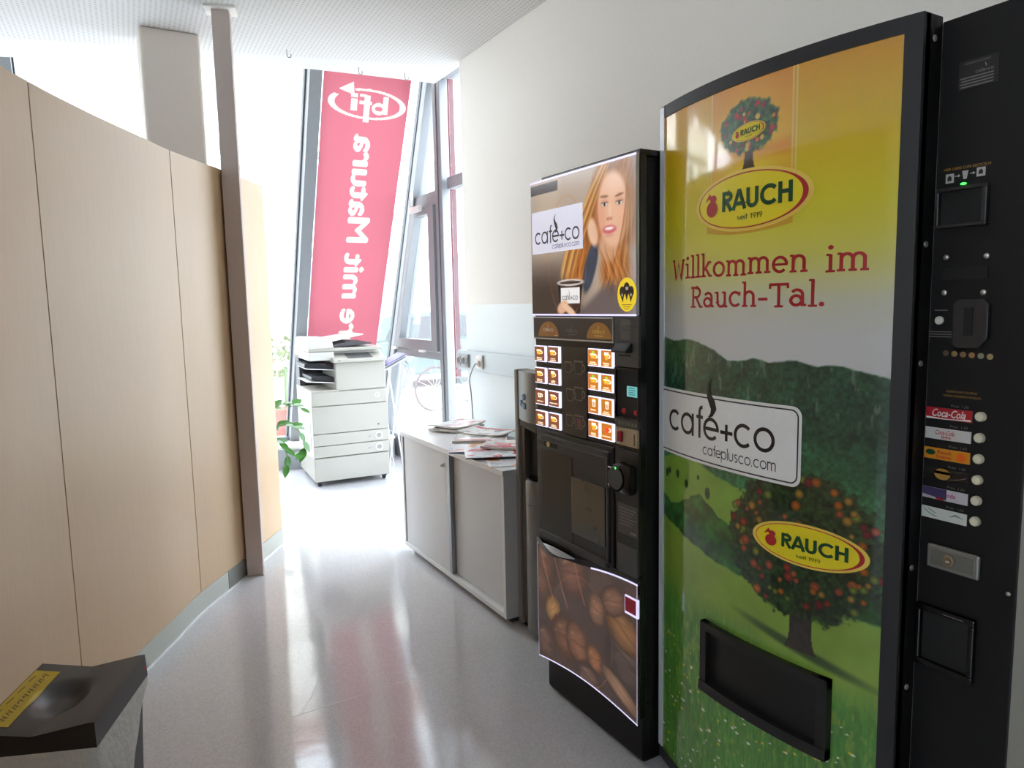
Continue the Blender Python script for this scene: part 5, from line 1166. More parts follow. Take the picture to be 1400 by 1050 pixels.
def magazine(x, y, rz, z, th, cover, accent, label, i, w=0.205, l=0.285, band=None, dark=False, curl=0.0):
    t = thing('magazine', label, 'magazine', (x, y, z), rad(rz), 'magazines on the sideboard')
    b = bmesh.new(); nx = 8; rows = []
    for k in range(nx+1):
        u = -l/2+l*k/nx; c = curl*max(0, (abs(u)/(l/2)-0.4))**2
        rows.append([b.verts.new((-w/2, u, c)), b.verts.new((w/2, u, c)), b.verts.new((w/2, u, c+th)), b.verts.new((-w/2, u, c+th))])
    for A, B in zip(rows, rows[1:]):
        for j in range(4): b.faces.new((A[j], B[j], B[(j+1) % 4], A[(j+1) % 4]))
    b.faces.new(rows[0]); b.faces.new(rows[-1][::-1]); bmesh.ops.recalc_face_normals(b, faces=b.faces[:])
    obj('pages', b, M_PAGES if not dark else mat('dark_page_edges', srgb(96, 98, 120), 0.6), t)
    b = bmesh.new(); rows = []
    for k in range(nx+1):
        u = -l/2-0.001+(l+0.002)*k/nx; c = curl*max(0, (abs(u)/(l/2)-0.4))**2+th
        rows.append([b.verts.new((-w/2-0.001, u, c)), b.verts.new((w/2+0.001, u, c)), b.verts.new((w/2+0.001, u, c+0.0008)), b.verts.new((-w/2-0.001, u, c+0.0008))])
    for A, B in zip(rows, rows[1:]):
        for j in range(4): b.faces.new((A[j], B[j], B[(j+1) % 4], A[(j+1) % 4]))
    b.faces.new(rows[0]); b.faces.new(rows[-1][::-1]); bmesh.ops.recalc_face_normals(b, faces=b.faces[:])
    cv = obj('cover', b, mag_mat(i, cover, accent), t)
    if band:
        a, c_, d = band; q = th+0.0014+curl*0.36*0
        n_ = 6; vs = []
        for k in range(n_+1):
            u = a[1]+(c_[1]-a[1])*k/n_; cz = curl*max(0, (abs(u)/(l/2)-0.4))**2+th+0.0016; xx = a[0]+(c_[0]-a[0])*k/n_
            vs += [(xx, u, cz), (xx+d, u, cz)]
        me = bpy.data.meshes.new('cover_band'); me.from_pydata(vs, [], [(2*k, 2*k+1, 2*k+3, 2*k+2) for k in range(n_)]); obj('cover_band', me, M_REDC, cv)
    return t
WHT, PNK, RED, ORG, GRY, BLU = srgb(232, 230, 228), srgb(226, 170, 176), srgb(206, 46, 66), srgb(226, 150, 96), srgb(170, 168, 172), srgb(90, 96, 130)
zt = ZS+0.001
magazine(1.80, 3.775, -62, zt, 0.009, WHT, GRY, 'thick magazine at the bottom of the pile nearest the window', 0, dark=False)
magazine(1.785, 3.755, -56, zt+0.0105, 0.007, WHT, BLU, 'white magazine in the middle of the pile nearest the window', 1)
magazine(1.80, 3.77, -68, zt+0.020, 0.008, srgb(238, 236, 232), PNK, 'curled pale magazine on top of the pile nearest the window', 2, curl=0.02)
magazine(1.845, 3.455, 30, zt+0.016, 0.006, WHT, GRY, 'white magazine with a red corner lying closest to the wall', 3, band=((0.055, -0.13), (0.055, 0.13), 0.03), curl=0.03)
magazine(1.745, 3.36, 56, zt+0.0005, 0.014, WHT, GRY, 'thick white magazine with a broad red spine band in the middle of the top', 4, band=((-0.095, -0.13), (-0.095, 0.13), 0.035))
magazine(1.622, 3.165, 64, zt, 0.006, srgb(214, 214, 222), ORG, 'dark-edged magazine with orange pictures near the front edge', 5, band=None, dark=True)
magazine(1.765, 3.055, 48, zt+0.0165, 0.009, WHT, RED, 'white magazine with a diagonal red band beside the water cooler', 6, band=((-0.09, -0.13), (-0.09, 0.13), 0.03), curl=0.015)
magazine(1.615, 2.975, 66, zt+0.0085, 0.005, srgb(222, 224, 230), RED, 'thin dark-backed magazine with red print overlapping the orange one', 7, dark=True)
magazine(1.64, 2.805, 70, zt, 0.001, srgb(222, 226, 232), ORG, 'single loose sheet with an orange corner at the near end', 8)

# ================================================================== water dispenser between sideboard and coffee machine
wc = thing('water_dispenser', 'narrow stainless steel water dispenser with three blue buttons beside the sideboard', 'water dispenser', (1.76, 2.56, 0))
def wu(name, bm, m, par=None):
    o = under(obj(name, bm, m), wc) if par is None else sub(obj(name, bm, m), par)
    return smooth(o, 35)
M_INOX = mat('brushed_stainless', srgb(118, 116, 112), 0.4, metal=0.55, var=0.06, scale=14); M_INOXD = mat('bronze_stainless', srgb(92, 83, 75), 0.5, metal=0.2, var=0.12, scale=40)
WY0, WY1 = 2.395, 2.662
wu('cabinet', BX((1.60, WY0, 0.02), (1.96, WY1, 1.150), 0.006), M_INOXD)
wu('base', BX((1.575, WY0+0.01, 0.0), (1.95, WY1-0.008, 0.022), 0.003), M_BLACK)
wu('side_edge', BX((1.552, WY1-0.028, 0.02), (1.62, WY1+0.001, 1.168), 0.004), mat('pale_stainless_edge', srgb(140, 134, 127), 0.5, metal=0.1))
bm = NB(); b = bmesh.new(); rows = []
for i in range(13):
    t = i/12; y = WY1-0.028-(WY1-0.028-WY0)*t; x = 1.556-0.030*math.sin(PI*t*0.85)
    rows.append([b.verts.new((x, y, 0.955)), b.verts.new((x, y, 1.166)), b.verts.new((1.62, y, 1.166)), b.verts.new((1.62, y, 0.955))])
for A, B in zip(rows, rows[1:]):
    for j in range(4): b.faces.new((A[j], A[(j+1) % 4], B[(j+1) % 4], B[j]))
b.faces.new(rows[0]); b.faces.new(rows[-1][::-1]); bmesh.ops.recalc_face_normals(b, faces=b.faces[:])
head = wu('dispensing_head', merge(bm, b), M_INOX)
for y, z in ((2.545, 1.060), (2.575, 1.030), (2.540, 1.022)):
    k = (WY1-0.028-y)/(WY1-0.028-WY0); x = 1.556-0.030*math.sin(PI*k*0.85)
    wu('dispense_button', lathe(NB(), [(0.014, 0), (0.014, 0.004), (0.010, 0.005), (0, 0.004)], 18, at(x, y, z) @ TOX), mat('blue_button_ring', srgb(110, 140, 176), 0.2, metal=0.3), head)
wu('left_panel', BX((1.562, 2.600, 0.03), (1.61, WY1-0.029, 0.958), 0.003), M_INOXD)
wu('niche', BX((1.585, WY0, 0.70), (1.60, 2.598, 0.956), 0.002), M_DARKHOLE)
wu('niche_hood', prism(NB(), [(1.545, 2.612, 0.956), (1.545, WY0, 0.956), (1.545, WY0, 0.90), (1.545, 2.605, 0.93)], (0.04, 0, 0)), M_BLACKG)
lower = wu('lower_column', lathe(NB(), [(0.0, 0.03), (0.082, 0.03), (0.085, 0.035), (0.085, 0.690), (0.080, 0.705), (0, 0.705)], 32, at(1.605, 2.505, 0)), mat('grey_column_plastic', srgb(126, 124, 122), 0.38, metal=0.3, var=0.03))
wu('drip_grille', lathe(NB(), [(0.0, 0.706), (0.070, 0.706), (0.072, 0.712), (0.0, 0.712)], 24, at(1.605, 2.505, 0)), M_BLACKG)
wu('column_band', lathe(NB(), [(0.0852, 0.600), (0.0862, 0.602), (0.0862, 0.606), (0.0852, 0.608)], 32, at(1.605, 2.505, 0)), M_INOX)

# ================================================================== trunking with sockets on the right wall
tr_ = thing('cable_trunking', 'pale blue-grey cable trunking running along the right wall above the sideboard', 'trunking', (2.03, 3.2, 1.04))
M_TR = mat('blue_grey_trunking', srgb(196, 207, 211), 0.35, var=0.015)
under(obj('duct', BX((2.000, 2.20, 1.040), (WX, 4.15, 1.163), 0.004), M_TR), tr_)
under(obj('duct_lid', BX((1.997, 2.20, 1.056), (2.001, 3.55, 1.147), 0.001), M_TR), tr_)
under(obj('end_cap', BX((1.998, 4.146, 1.038), (WX, 4.153, 1.165), 0.002), M_TR), tr_)
def socket(y, z, label, n=1, m=None):
    t = thing('wall_socket', label, 'socket', (2.0, y, z), 0)
    w = 0.078*n
    obj('frame', BX((-0.014, -w/2, -0.042), (0, w/2, 0.042), 0.004), m, t)
    for k in range(n):
        yc = -w/2+0.078*(k+0.5)
        M = at(-0.0145, yc, 0) @ TOX
        r_ = smooth(obj('socket_ring', lathe(NB(), [(0.031, 0), (0.031, 0.003), (0.024, 0.004), (0.021, 0.001)], 24, M), m, t))
        smooth(obj('socket_well', lathe(NB(), [(0.021, 0.0005), (0, 0.0006)], 24, M), mat('dark_socket_well', srgb(92, 90, 92), 0.5) if n == 2 else m, t))
    return t
socket(4.060, 1.100, 'grey double wall socket at the end of the trunking by the window', 2, mat('grey_socket_plastic', srgb(168, 168, 170), 0.4))
socket(3.828, 1.102, 'white single wall socket on the trunking with a plug in it', 1, mat('white_socket_plastic', srgb(232, 228, 226), 0.35))
pc = thing('power_cord', 'grey power cord with a white plug hanging from the single wall socket', 'cord', (1.985, 3.83, 1.09))
smooth(under(obj('plug', lathe(NB(), [(0.018, 0), (0.018, 0.010), (0.010, 0.018), (0, 0.019)], 18, at(1.985, 3.822, 1.096) @ TOX), M_HW), pc))
P = catmull([(1.967, 3.822, 1.096), (1.957, 3.838, 1.080), (1.95, 3.885, 1.00), (1.965, 3.900, 0.90), (1.975, 3.905, 0.75), (1.98, 3.90, 0.45), (1.98, 3.88, 0.10)], 6)
smooth(under(obj('cable', tube(NB(), [tuple(p) for p in P], 0.0036, 8), mat('grey_cable', srgb(140, 142, 148), 0.5)), pc))

# ================================================================== red banner hanging inside the leaning pane
def mat_fabric(name, col, tr, ink=False):
    """thin woven cloth: part reflecting, part letting daylight through; ink = dye colours kept on the cloth's vertices"""
    m = bpy.data.materials.new(name); m.use_nodes = True; nt = m.node_tree; nt.nodes.clear(); N = nt.nodes.new; L = nt.links.new
    o = N('ShaderNodeOutputMaterial'); d = N('ShaderNodeBsdfDiffuse'); d.inputs[0].default_value = col
    t = N('ShaderNodeBsdfTranslucent'); t.inputs[0].default_value = tr
    if ink:
        a = N('ShaderNodeAttribute'); a.attribute_name = 'ink'; L(a.outputs['Color'], d.inputs[0])
        q = N('ShaderNodeMix'); q.data_type = 'RGBA'; q.blend_type = 'MULTIPLY'; q.inputs[0].default_value = 1; q.inputs[7].default_value = tr
        L(a.outputs['Color'], q.inputs[6]); L(q.outputs[2], t.inputs[0])
    tc = N('ShaderNodeTexCoord'); n = N('ShaderNodeTexNoise'); n.inputs['Scale'].default_value = 1.5; L(tc.outputs['Object'], n.inputs['Vector'])
    mr = N('ShaderNodeMapRange'); L(n.outputs['Fac'], mr.inputs[0]); mr.inputs[3].default_value = 0.45; mr.inputs[4].default_value = 0.6
    x = N('ShaderNodeMixShader'); L(mr.outputs[0], x.inputs[0]); L(d.outputs[0], x.inputs[1]); L(t.outputs[0], x.inputs[2]); L(x.outputs[0], o.inputs[0]); return m
def banner_pt(u, v, off):
    """u along x, v height z, lying just inside the glass"""
    return (u, fac_y(2.0, v)-0.028-off, v)
# dyed marks: a vertical line of lettering and a round arrow mark with initials, made to be read from the street
def inside(U, V, poly):
    """coverage of a polygon (even-odd) on the cloth grid"""
    us = [p[0] for p in poly]; vs = [p[1] for p in poly]; out = np.zeros(U.shape, bool)
    i0, i1 = np.searchsorted(U[0], [min(us)-0.005, max(us)+0.005]); j0, j1 = np.searchsorted(V[:, 0], [min(vs)-0.005, max(vs)+0.005])
    if i1 <= i0 or j1 <= j0: return out
    u = U[j0:j1, i0:i1]; v = V[j0:j1, i0:i1]; c = np.zeros(u.shape, bool); n = len(poly)
    for k in range(n):
        (xa, ya), (xb, yb) = poly[k], poly[(k+1) % n]
        if ya == yb: continue
        c ^= ((ya > v) != (yb > v)) & (u < (xb-xa)*(v-ya)/(yb-ya)+xa)
    out[j0:j1, i0:i1] = c; return out
Pm, wd_ = bfont('Lehre mit Matura'); _, wshow = bfont('re mit Matura')
ztop, zr = 2.825, 1.205; k_ = (ztop-zr)/wshow
MARKS = [[(1.896+b_*0.262, ztop-(wd_-a)*k_) for a, b_ in q] for q in Pm]
cx, cz, A_, B_ = 1.978, 3.045, 0.322, 0.104
LOGO = []
def ell(a, k=1.0): return (cx+A_*k*math.cos(rad(a)), cz+B_*k*math.sin(rad(a)))
def wk(a): return 0.835+0.025*abs(math.sin(rad(a)))
for i in range(92):
    a0, a1 = 112-i*3.5, 112-(i+1)*3.5
    LOGO.append([ell(a0), ell(a1), ell(a1, wk(a1)), ell(a0, wk(a0))])
LOGO.append([(1.848, 3.185), (1.862, 3.098), (1.735, 3.128)])                                   # arrow head
def rq(a, b, c, d): return [(a, b), (c, b), (c, d), (a, d)]
LOGO += [rq(1.838, 2.992, 1.890, 3.072), rq(1.834, 3.083, 1.890, 3.110)]                        # i
LOGO += [rq(1.945, 2.922, 1.992, 3.106), rq(1.905, 3.090, 1.960, 3.112), rq(1.905, 3.042, 2.010, 3.064)]   # f, its stem through the ring
LOGO += [rq(2.098, 2.988, 2.142, 3.112)] + [[(float(p[0]), float(p[1])) for p in q] for q in ribbon(arc(2.068, 3.022, 0.046, 0.030, 0, 352, 22), 0.024, closed=True)]
def banner_cloth():
    nu, nv = 180, 600
    us = np.linspace(0, 1, nu); vs = np.linspace(0.55, 3.262, nv)
    Ur = np.linspace(1.612, 2.318, nu); U, V = np.meshgrid(Ur, vs)
    m = np.zeros(U.shape, bool)
    for q in MARKS: m |= inside(U, V, q)
    for _ in range(2):                                  # heavier strokes
        d = m.copy(); d[1:] |= m[:-1]; d[:-1] |= m[1:]; d[:, 1:] |= m[:, :-1]; d[:, :-1] |= m[:, 1:]; m = d
    for q in LOGO: m |= inside(U, V, q)
    mm = m.astype(float)
    ink = np.array((0.62, 0.175, 0.22))*(1-mm[..., None])+np.array((0.86, 0.74, 0.66))*mm[..., None]
    taper = 1-0.10*np.clip((3.262-V)/2.7, 0, 1); X = 1.612+(U-1.612)*np.where(U > 2.15, 1-(1-taper)*(U-2.15)/(2.318-2.15), 1)
    Yc = 6.97-0.44*V-0.030+0.002*np.sin(V*7+U*4)
    co = np.stack([X, Yc, V], -1).reshape(-1, 3); i = np.arange(nu*nv).reshape(nv, nu)
    F = np.stack([i[:-1, :-1], i[:-1, 1:], i[1:, 1:], i[1:, :-1]], -1).reshape(-1, 4)
    me = bpy.data.meshes.new('cloth'); me.vertices.add(len(co)); me.vertices.foreach_set('co', co.ravel())
    me.loops.add(F.size); me.loops.foreach_set('vertex_index', F.ravel()); me.polygons.add(len(F)); me.polygons.foreach_set('loop_start', np.arange(0, F.size, 4)); me.update(calc_edges=True)
    ca = me.color_attributes.new('ink', 'FLOAT_COLOR', 'POINT'); ca.data.foreach_set('color', np.concatenate([ink.reshape(-1, 3), np.ones((len(co), 1))], 1).ravel())
    me.polygons.foreach_set('use_smooth', [True]*len(F)); return me
ban = thing('hanging_banner', 'long red banner with mirrored cream lettering hanging inside the leaning window', 'banner', (1.95, 6.6, 0.5))
under(obj('cloth', banner_cloth(), mat_fabric('red_banner_cloth', (0.6, 0.1, 0.15, 1), (0.34, 0.34, 0.34, 1), True)), ban)
under(obj('hanging_rod', tube(NB(), [banner_pt(1.60, 3.27, 0.004), banner_pt(2.33, 3.27, 0.004)], 0.008, 8), M_SILVER), ban)
for x in (1.66, 2.27): under(obj('cord', tube(NB(), [banner_pt(x, 3.27, 0.004), banner_pt(x, 3.44, 0.004)], 0.003, 6), M_SILVER), ban)

# ================================================================== potted plant, mostly behind the end of the partition
pl = thing('potted_plant', 'glossy green zamioculcas in a pot behind the end of the partition', 'plant', (0.93, 5.55, 0))
M_POT = mat('white_glazed_pot', srgb(214, 210, 204), 0.25); M_LEAF = mat('glossy_green_leaf', srgb(60, 112, 40), 0.3, var=0.25, scale=18); M_STEM = mat('green_stem', srgb(110, 140, 80), 0.5)
smooth(obj('pot', lathe(NB(), [(0, 0), (0.10, 0), (0.135, 0.27), (0.14, 0.28), (0.13, 0.28), (0.125, 0.25), (0, 0.25)], 28), M_POT, pl))
obj('soil', lathe(NB(), [(0.124, 0.248), (0, 0.256)], 20), mat('potting_soil', srgb(60, 46, 36), 0.9, bump=0.6), pl)
def leaf_mesh(L_, W_):
    b = bmesh.new(); n_ = 6; c = []; l = []; r = []
    for i in range(n_+1):
        t = i/n_; w_ = W_*math.sin(PI*t**0.8)**0.9*0.5 if 0 < t < 1 else 0.0008
        z = -0.10*L_*t*t
        c.append(b.verts.new((0, t*L_, z-0.012*L_))); l.append(b.verts.new((-w_, t*L_, z+0.08*w_))); r.append(b.verts.new((w_, t*L_, z+0.08*w_)))
    for i in range(n_):
        b.faces.new((l[i], c[i], c[i+1], l[i+1])); b.faces.new((c[i], r[i], r[i+1], c[i+1]))
    me = bpy.data.meshes.new('leaf'); b.to_mesh(me); b.free(); me.materials.append(M_LEAF)
    me.polygons.foreach_set('use_smooth', [True]*len(me.polygons)); return me
LM = leaf_mesh(0.105, 0.054)
rnd = random.Random(11)
stems = [[(0.0, 0, 0.25), (0.05, -0.03, 0.55), (0.14, -0.06, 0.70), (0.28, -0.09, 0.735), (0.40, -0.10, 0.67)],
         [(0.03, 0, 0.25), (0.12, -0.04, 0.50), (0.22, -0.08, 0.58), (0.33, -0.10, 0.53), (0.37, -0.10, 0.40), (0.34, -0.10, 0.33)],
         [(-0.02, 0.02, 0.25), (-0.05, 0.0, 0.6), (-0.12, 0.0, 0.85), (-0.2, 0.0, 0.95)],
         [(0.02, -0.02, 0.25), (0.10, -0.06, 0.42), (0.18, -0.08, 0.46), (0.24, -0.08, 0.36), (0.23, -0.08, 0.22)],
         [(0.0, 0.03, 0.25), (0.03, 0.05, 0.6), (0.08, 0.07, 0.86), (0.11, 0.08, 0.98)], [(-0.03, -0.02, 0.25), (-0.12, -0.08, 0.55), (-0.24, -0.12, 0.7)]]
for st in stems:
    P = [Vector((p[0], p[1], p[2])) for p in [tuple(q) for q in catmull(st, 6)]]
    s_ = smooth(obj('stem', tube(NB(), P, [0.007-0.004*i/len(P) for i in range(len(P))], 7), M_STEM, pl))
    for i in range(7, len(P), 3):
        d = (P[min(i+1, len(P)-1)]-P[i-1]).normalized()
        for sgn in ((1, -1) if i < len(P)-2 else (0,)):
            out = (Vector((0, 0, 1)).cross(d)*sgn*0.8 + d*0.7 + Vector((0, 0, rnd.uniform(-0.4, 0.5)))).normalized()
            z = (Vector((0.2, -0.6, 1))-Vector((0.2, -0.6, 1)).dot(out)*out).normalized(); x = out.cross(z)
            m = Matrix((x, out, z)).transposed().to_4x4(); m.translation = P[i]
            lf = bpy.data.objects.new('leaf', LM); COL.objects.link(lf); lf.parent = s_; lf.matrix_local = m @ Matrix.Scale(rnd.uniform(0.85, 1.2), 4)

# ================================================================== waste bin in the lower left corner
BN = Vector((-0.131, 1.940, 0)); ang = math.atan2(0.286, 0.114)-PI/2       # local y runs along the lid's long side
bn = thing('waste_bin', 'dark grey waste bin with a dished black lid, yellow sticker and white liner', 'waste bin', BN, ang)
HW_, HL_, ZL = 0.125, 0.155, 0.55
b = bmesh.new(); NX, NY = 33, 33; G = []
for j in range(NY):
    row = []
    for i in range(NX):
        u = -1+2*i/(NX-1); v = -1+2*j/(NY-1)
        z = ZL-0.020*(1-min(1, abs(u+0.05)/0.95))
        r = math.hypot((u+0.08)/0.55, (v-0.02)/0.62); z -= 0.020*float(sst(1.0, 0.35, np.array(r)))
        row.append(b.verts.new((u*HW_, v*HL_, z)))
    G.append(row)
for j in range(NY-1):
    for i in range(NX-1): b.faces.new((G[j][i], G[j][i+1], G[j+1][i+1], G[j+1][i]))
edge_ = [G[0][i] for i in range(NX)] + [G[j][NX-1] for j in range(1, NY)] + [G[NY-1][i] for i in range(NX-2, -1, -1)] + [G[j][0] for j in range(NY-2, 0, -1)]
low = [b.verts.new((v.co.x*1.015, v.co.y*1.015, ZL-0.058)) for v in edge_]
for k in range(len(edge_)): b.faces.new((edge_[k], low[k], low[(k+1) % len(low)], edge_[(k+1) % len(low)]))
bmesh.ops.recalc_face_normals(b, faces=b.faces[:])
lid = smooth(obj('lid', b, mat('black_lid_plastic', srgb(44, 42, 42), 0.33, var=0.06, scale=150), bn), 28)
def lid_z(x, y):
    u, v = x/HW_, y/HL_; z = ZL-0.020*(1-min(1, abs(u+0.05)/0.95)); r = math.hypot((u+0.08)/0.55, (v-0.02)/0.62); return z-0.020*float(sst(1.0, 0.35, np.array(r)))
sx0, sx1, sy0, sy1 = -0.122, -0.066, -0.125, 0.118
P = [[(sx0+(sx1-sx0)*i/6, sy0+(sy1-sy0)*j/16), (sx0+(sx1-sx0)*(i+1)/6, sy0+(sy1-sy0)*j/16), (sx0+(sx1-sx0)*(i+1)/6, sy0+(sy1-sy0)*(j+1)/16), (sx0+(sx1-sx0)*i/6, sy0+(sy1-sy0)*(j+1)/16)] for i in range(6) for j in range(16)]
flat('sticker', P, lambda u, v: (u, v, lid_z(u, v)+0.0012), mat('yellow_sticker', srgb(206, 178, 24), 0.35, var=0.08), lid)
rn = random.Random(4); P = []
for k in range(9):
    y = -0.105+0.0235*k; P += ribbon([(-0.082-0.008*rn.random(), y), (-0.094, y+0.006+0.005*rn.random()), (-0.084, y+0.012), (-0.096, y+0.018)], 0.0035)
for k in range(4): P += ribbon([(-0.112, -0.09+0.05*k), (-0.110, -0.06+0.05*k)], 0.003)
flat('sticker_print', P, lambda u, v: (u, v, lid_z(u, v)+0.0022), mat('brown_sticker_ink', srgb(120, 96, 14), 0.4), lid)
flat('red_mark', ribbon([(0.128, 0.135), (0.134, 0.139), (0.130, 0.145)], 0.004), lambda u, v: (HW_*1.012+0.0012, v, ZL-0.03+(u-0.131)*1.5), mat('red_mark_ink', srgb(190, 50, 70), 0.5), lid)
# body and liner
b = bmesh.new(); rings = []
for z, k in ((0.0, 0.80), (0.02, 0.82), (0.30, 0.90), (ZL-0.056, 0.965)):
    rings.append([b.verts.new((sxx*HW_*k, syy*HL_*k, z)) for sxx, syy in ((-1, -.9), (-.9, -1), (.9, -1), (1, -.9), (1, .9), (.9, 1), (-.9, 1), (-1, .9))])
for A, B in zip(rings, rings[1:]):
    for k in range(8): b.faces.new((A[k], A[(k+1) % 8], B[(k+1) % 8], B[k]))
b.faces.new(rings[0][::-1]); b.faces.new(rings[-1]); bmesh.ops.recalc_face_normals(b, faces=b.faces[:])
obj('body', b, mat('dark_grey_bin_plastic', srgb(84, 82, 84), 0.5), bn)
def mat_bag():
    m = bpy.data.materials.new('white_bin_liner'); m.use_nodes = True; nt = m.node_tree; nt.nodes.clear(); N = nt.nodes.new; L = nt.links.new
    o = N('ShaderNodeOutputMaterial'); p = N('ShaderNodeBsdfPrincipled'); p.inputs['Base Color'].default_value = srgb(240, 239, 234); p.inputs['Roughness'].default_value = 0.28
    tc = N('ShaderNodeTexCoord'); n = N('ShaderNodeTexNoise'); n.inputs['Scale'].default_value = 48; n.inputs['Detail'].default_value = 3; L(tc.outputs['Object'], n.inputs[0])
    bp = N('ShaderNodeBump'); bp.inputs['Strength'].default_value = 0.7; bp.inputs['Distance'].default_value = 0.014; L(n.outputs['Fac'], bp.inputs['Height']); L(bp.outputs[0], p.inputs['Normal'])
    t = N('ShaderNodeBsdfTransparent'); x = N('ShaderNodeMixShader'); x.inputs[0].default_value = 0.85; L(t.outputs[0], x.inputs[1]); L(p.outputs[0], x.inputs[2]); L(x.outputs[0], o.inputs[0]); return m
b = bmesh.new(); rings = []; NP = 64; rn = random.Random(8); ph = [rn.uniform(0, 6) for _ in range(6)]
for j in range(9):
    t = j/8; ring = []
    for i in range(NP):
        a = 2*PI*i/NP; c, s = math.cos(a), math.sin(a); m_ = max(abs(c), abs(s)); c, s = c/m_, s/m_
        k = 1.0+0.012+0.09*math.sin(PI*min(1, t*1.1))*(0.6+0.4*math.sin(5*a+ph[0]))+0.02*math.sin(13*a+ph[1]+2*t)*t-0.05*t
        zb = 0.26+0.19*s*(0.5+0.5*c)+0.02*math.sin(7*a+ph[3])
        ring.append(b.verts.new((c*HW_*k, s*HL_*k, (ZL-0.058)*(1-t)+zb*t)))
    rings.append(ring)
for A, B in zip(rings, rings[1:]):
    for k in range(NP): b.faces.new((A[k], A[(k+1) % NP], B[(k+1) % NP], B[k]))
smooth(obj('liner', b, mat_bag(), bn), 180)
# ================================================================== street outside
GZ = -0.10
def mat_paving():
    m = mat('pale_paving', srgb(196, 194, 190), 0.85, var=0.08, scale=3); return m
g = struct('ground_outside', prism(NB(), [(-14, -4, GZ), (-4.8, -4, GZ), (-4.8, 9.4, GZ), (2.62, 7.1, GZ), (2.62, -4, GZ), (30, -4, GZ), (30, 40, GZ), (-14, 40, GZ)], (0, 0, -0.2)), mat_paving())
# house across the street
hs = thing('house_across', 'pale rendered house with rows of windows across the street', 'building', (6, 24, GZ))
M_REND = mat('cream_render', srgb(226, 220, 208), 0.9, var=0.05, scale=2, bump=0.2); M_HG = mat('house_window_glass', srgb(112, 116, 120), 0.4); M_HF = mat('house_window_frame', srgb(196, 194, 190), 0.6)
obj('wall', BX((-18, 0, 0), (20, 4, 13)), M_REND, hs)
obj('plinth', BX((-18, -0.06, 0), (20, 0, 0.9)), mat('house_plinth', srgb(140, 136, 130), 0.9), hs)
for z in (3.6, 6.8, 10.0): obj('string_course', BX((-18, -0.12, z-0.35), (20, 0.0, z-0.15), 0.02), mat('house_moulding', srgb(120, 118, 114), 0.8), hs)
for f in range(4):
    for k in range(15):
        x = -16.5+2.4*k; z = 1.3+3.2*f
        w_ = obj('window', BX((x-0.62, -0.06, z-0.08), (x+0.62, 0.03, z+1.78), 0.01), M_HF, hs)
        obj('pane', BX((x-0.53, -0.08, z), (x-0.02, -0.055, z+1.7)), M_HG, w_); obj('pane', BX((x+0.02, -0.08, z), (x+0.53, -0.055, z+1.7)), M_HG, w_)
obj('roof', prism(NB(), [(-18.3, -0.5, 13), (-18.3, 4.3, 13), (-18.3, 1.9, 15.4)], (38.6, 0, 0)), mat('house_roof_tile', srgb(150, 96, 78), 0.8, var=0.15, scale=12), hs)
# parked car
car = thing('parked_car', 'small dark green parked car seen through the corner window', 'car', (6.0, 13.2, GZ), 0)
M_CAR = mat('dark_green_car_paint', srgb(66, 92, 88), 0.3, coat=0.3); M_TY = mat('black_tyre', srgb(18, 18, 18), 0.8); M_CGL = mat('car_glass', srgb(48, 58, 60), 0.3)
bodyp = [(-2.0, .30), (-2.03, .62), (-1.95, .86), (-1.35, .93), (1.25, .90), (1.95, .78), (2.05, .55), (2.0, .30), (1.65, .28), (1.6, .52), (1.36, .66), (1.12, .52), (1.05, .26), (-1.0, .26), (-1.07, .52), (-1.3, .66), (-1.55, .52), (-1.6, .28)]
obj('body', prism(NB(), [(x, -0.82, z) for x, z in bodyp], (0, 1.64, 0), bev=0.03), M_CAR, car)
cab = [(-1.75, .90), (-1.45, 1.36), (-1.1, 1.44), (0.15, 1.44), (0.45, 1.36), (1.15, .88)]
cb = obj('cabin', prism(NB(), [(x, -0.72, z) for x, z in cab], (0, 1.44, 0), bev=0.03), M_CAR, car)
for pts_ in ([(-1.45, .95), (-1.25, 1.33), (-0.55, 1.36), (-0.55, .95)], [(-0.47, .95), (-0.47, 1.36), (0.15, 1.36), (0.38, 1.30), (0.90, .95)]):
    obj('side_window', prism(NB(), [(x, -0.735, z) for x, z in pts_], (0, 0.02, 0)), M_CGL, cb)
for x in (-1.3, 1.36):
    for y in (-0.80, 0.62):
        wv = obj('wheel', lathe(NB(), [(0, -0.09), (0.22, -0.09), (0.29, -0.08), (0.30, 0), (0.29, 0.08), (0.22, 0.09), (0, 0.09)], 24, at(x, y+0.09, 0.30) @ Matrix.Rotation(PI/2, 4, 'X')), M_TY, car)
        obj('wheel_disc', lathe(NB(), [(0, 0.095), (0.19, 0.092), (0.20, 0.085)], 20, at(x, y+0.09, 0.30) @ Matrix.Rotation(PI/2, 4, 'X')), M_SILVER, wv)
for x in (-2.0, 1.98): obj('bumper', BX((x-0.08, -0.80, 0.34), (x+0.08, 0.80, 0.52), 0.03), M_CHAR, car)
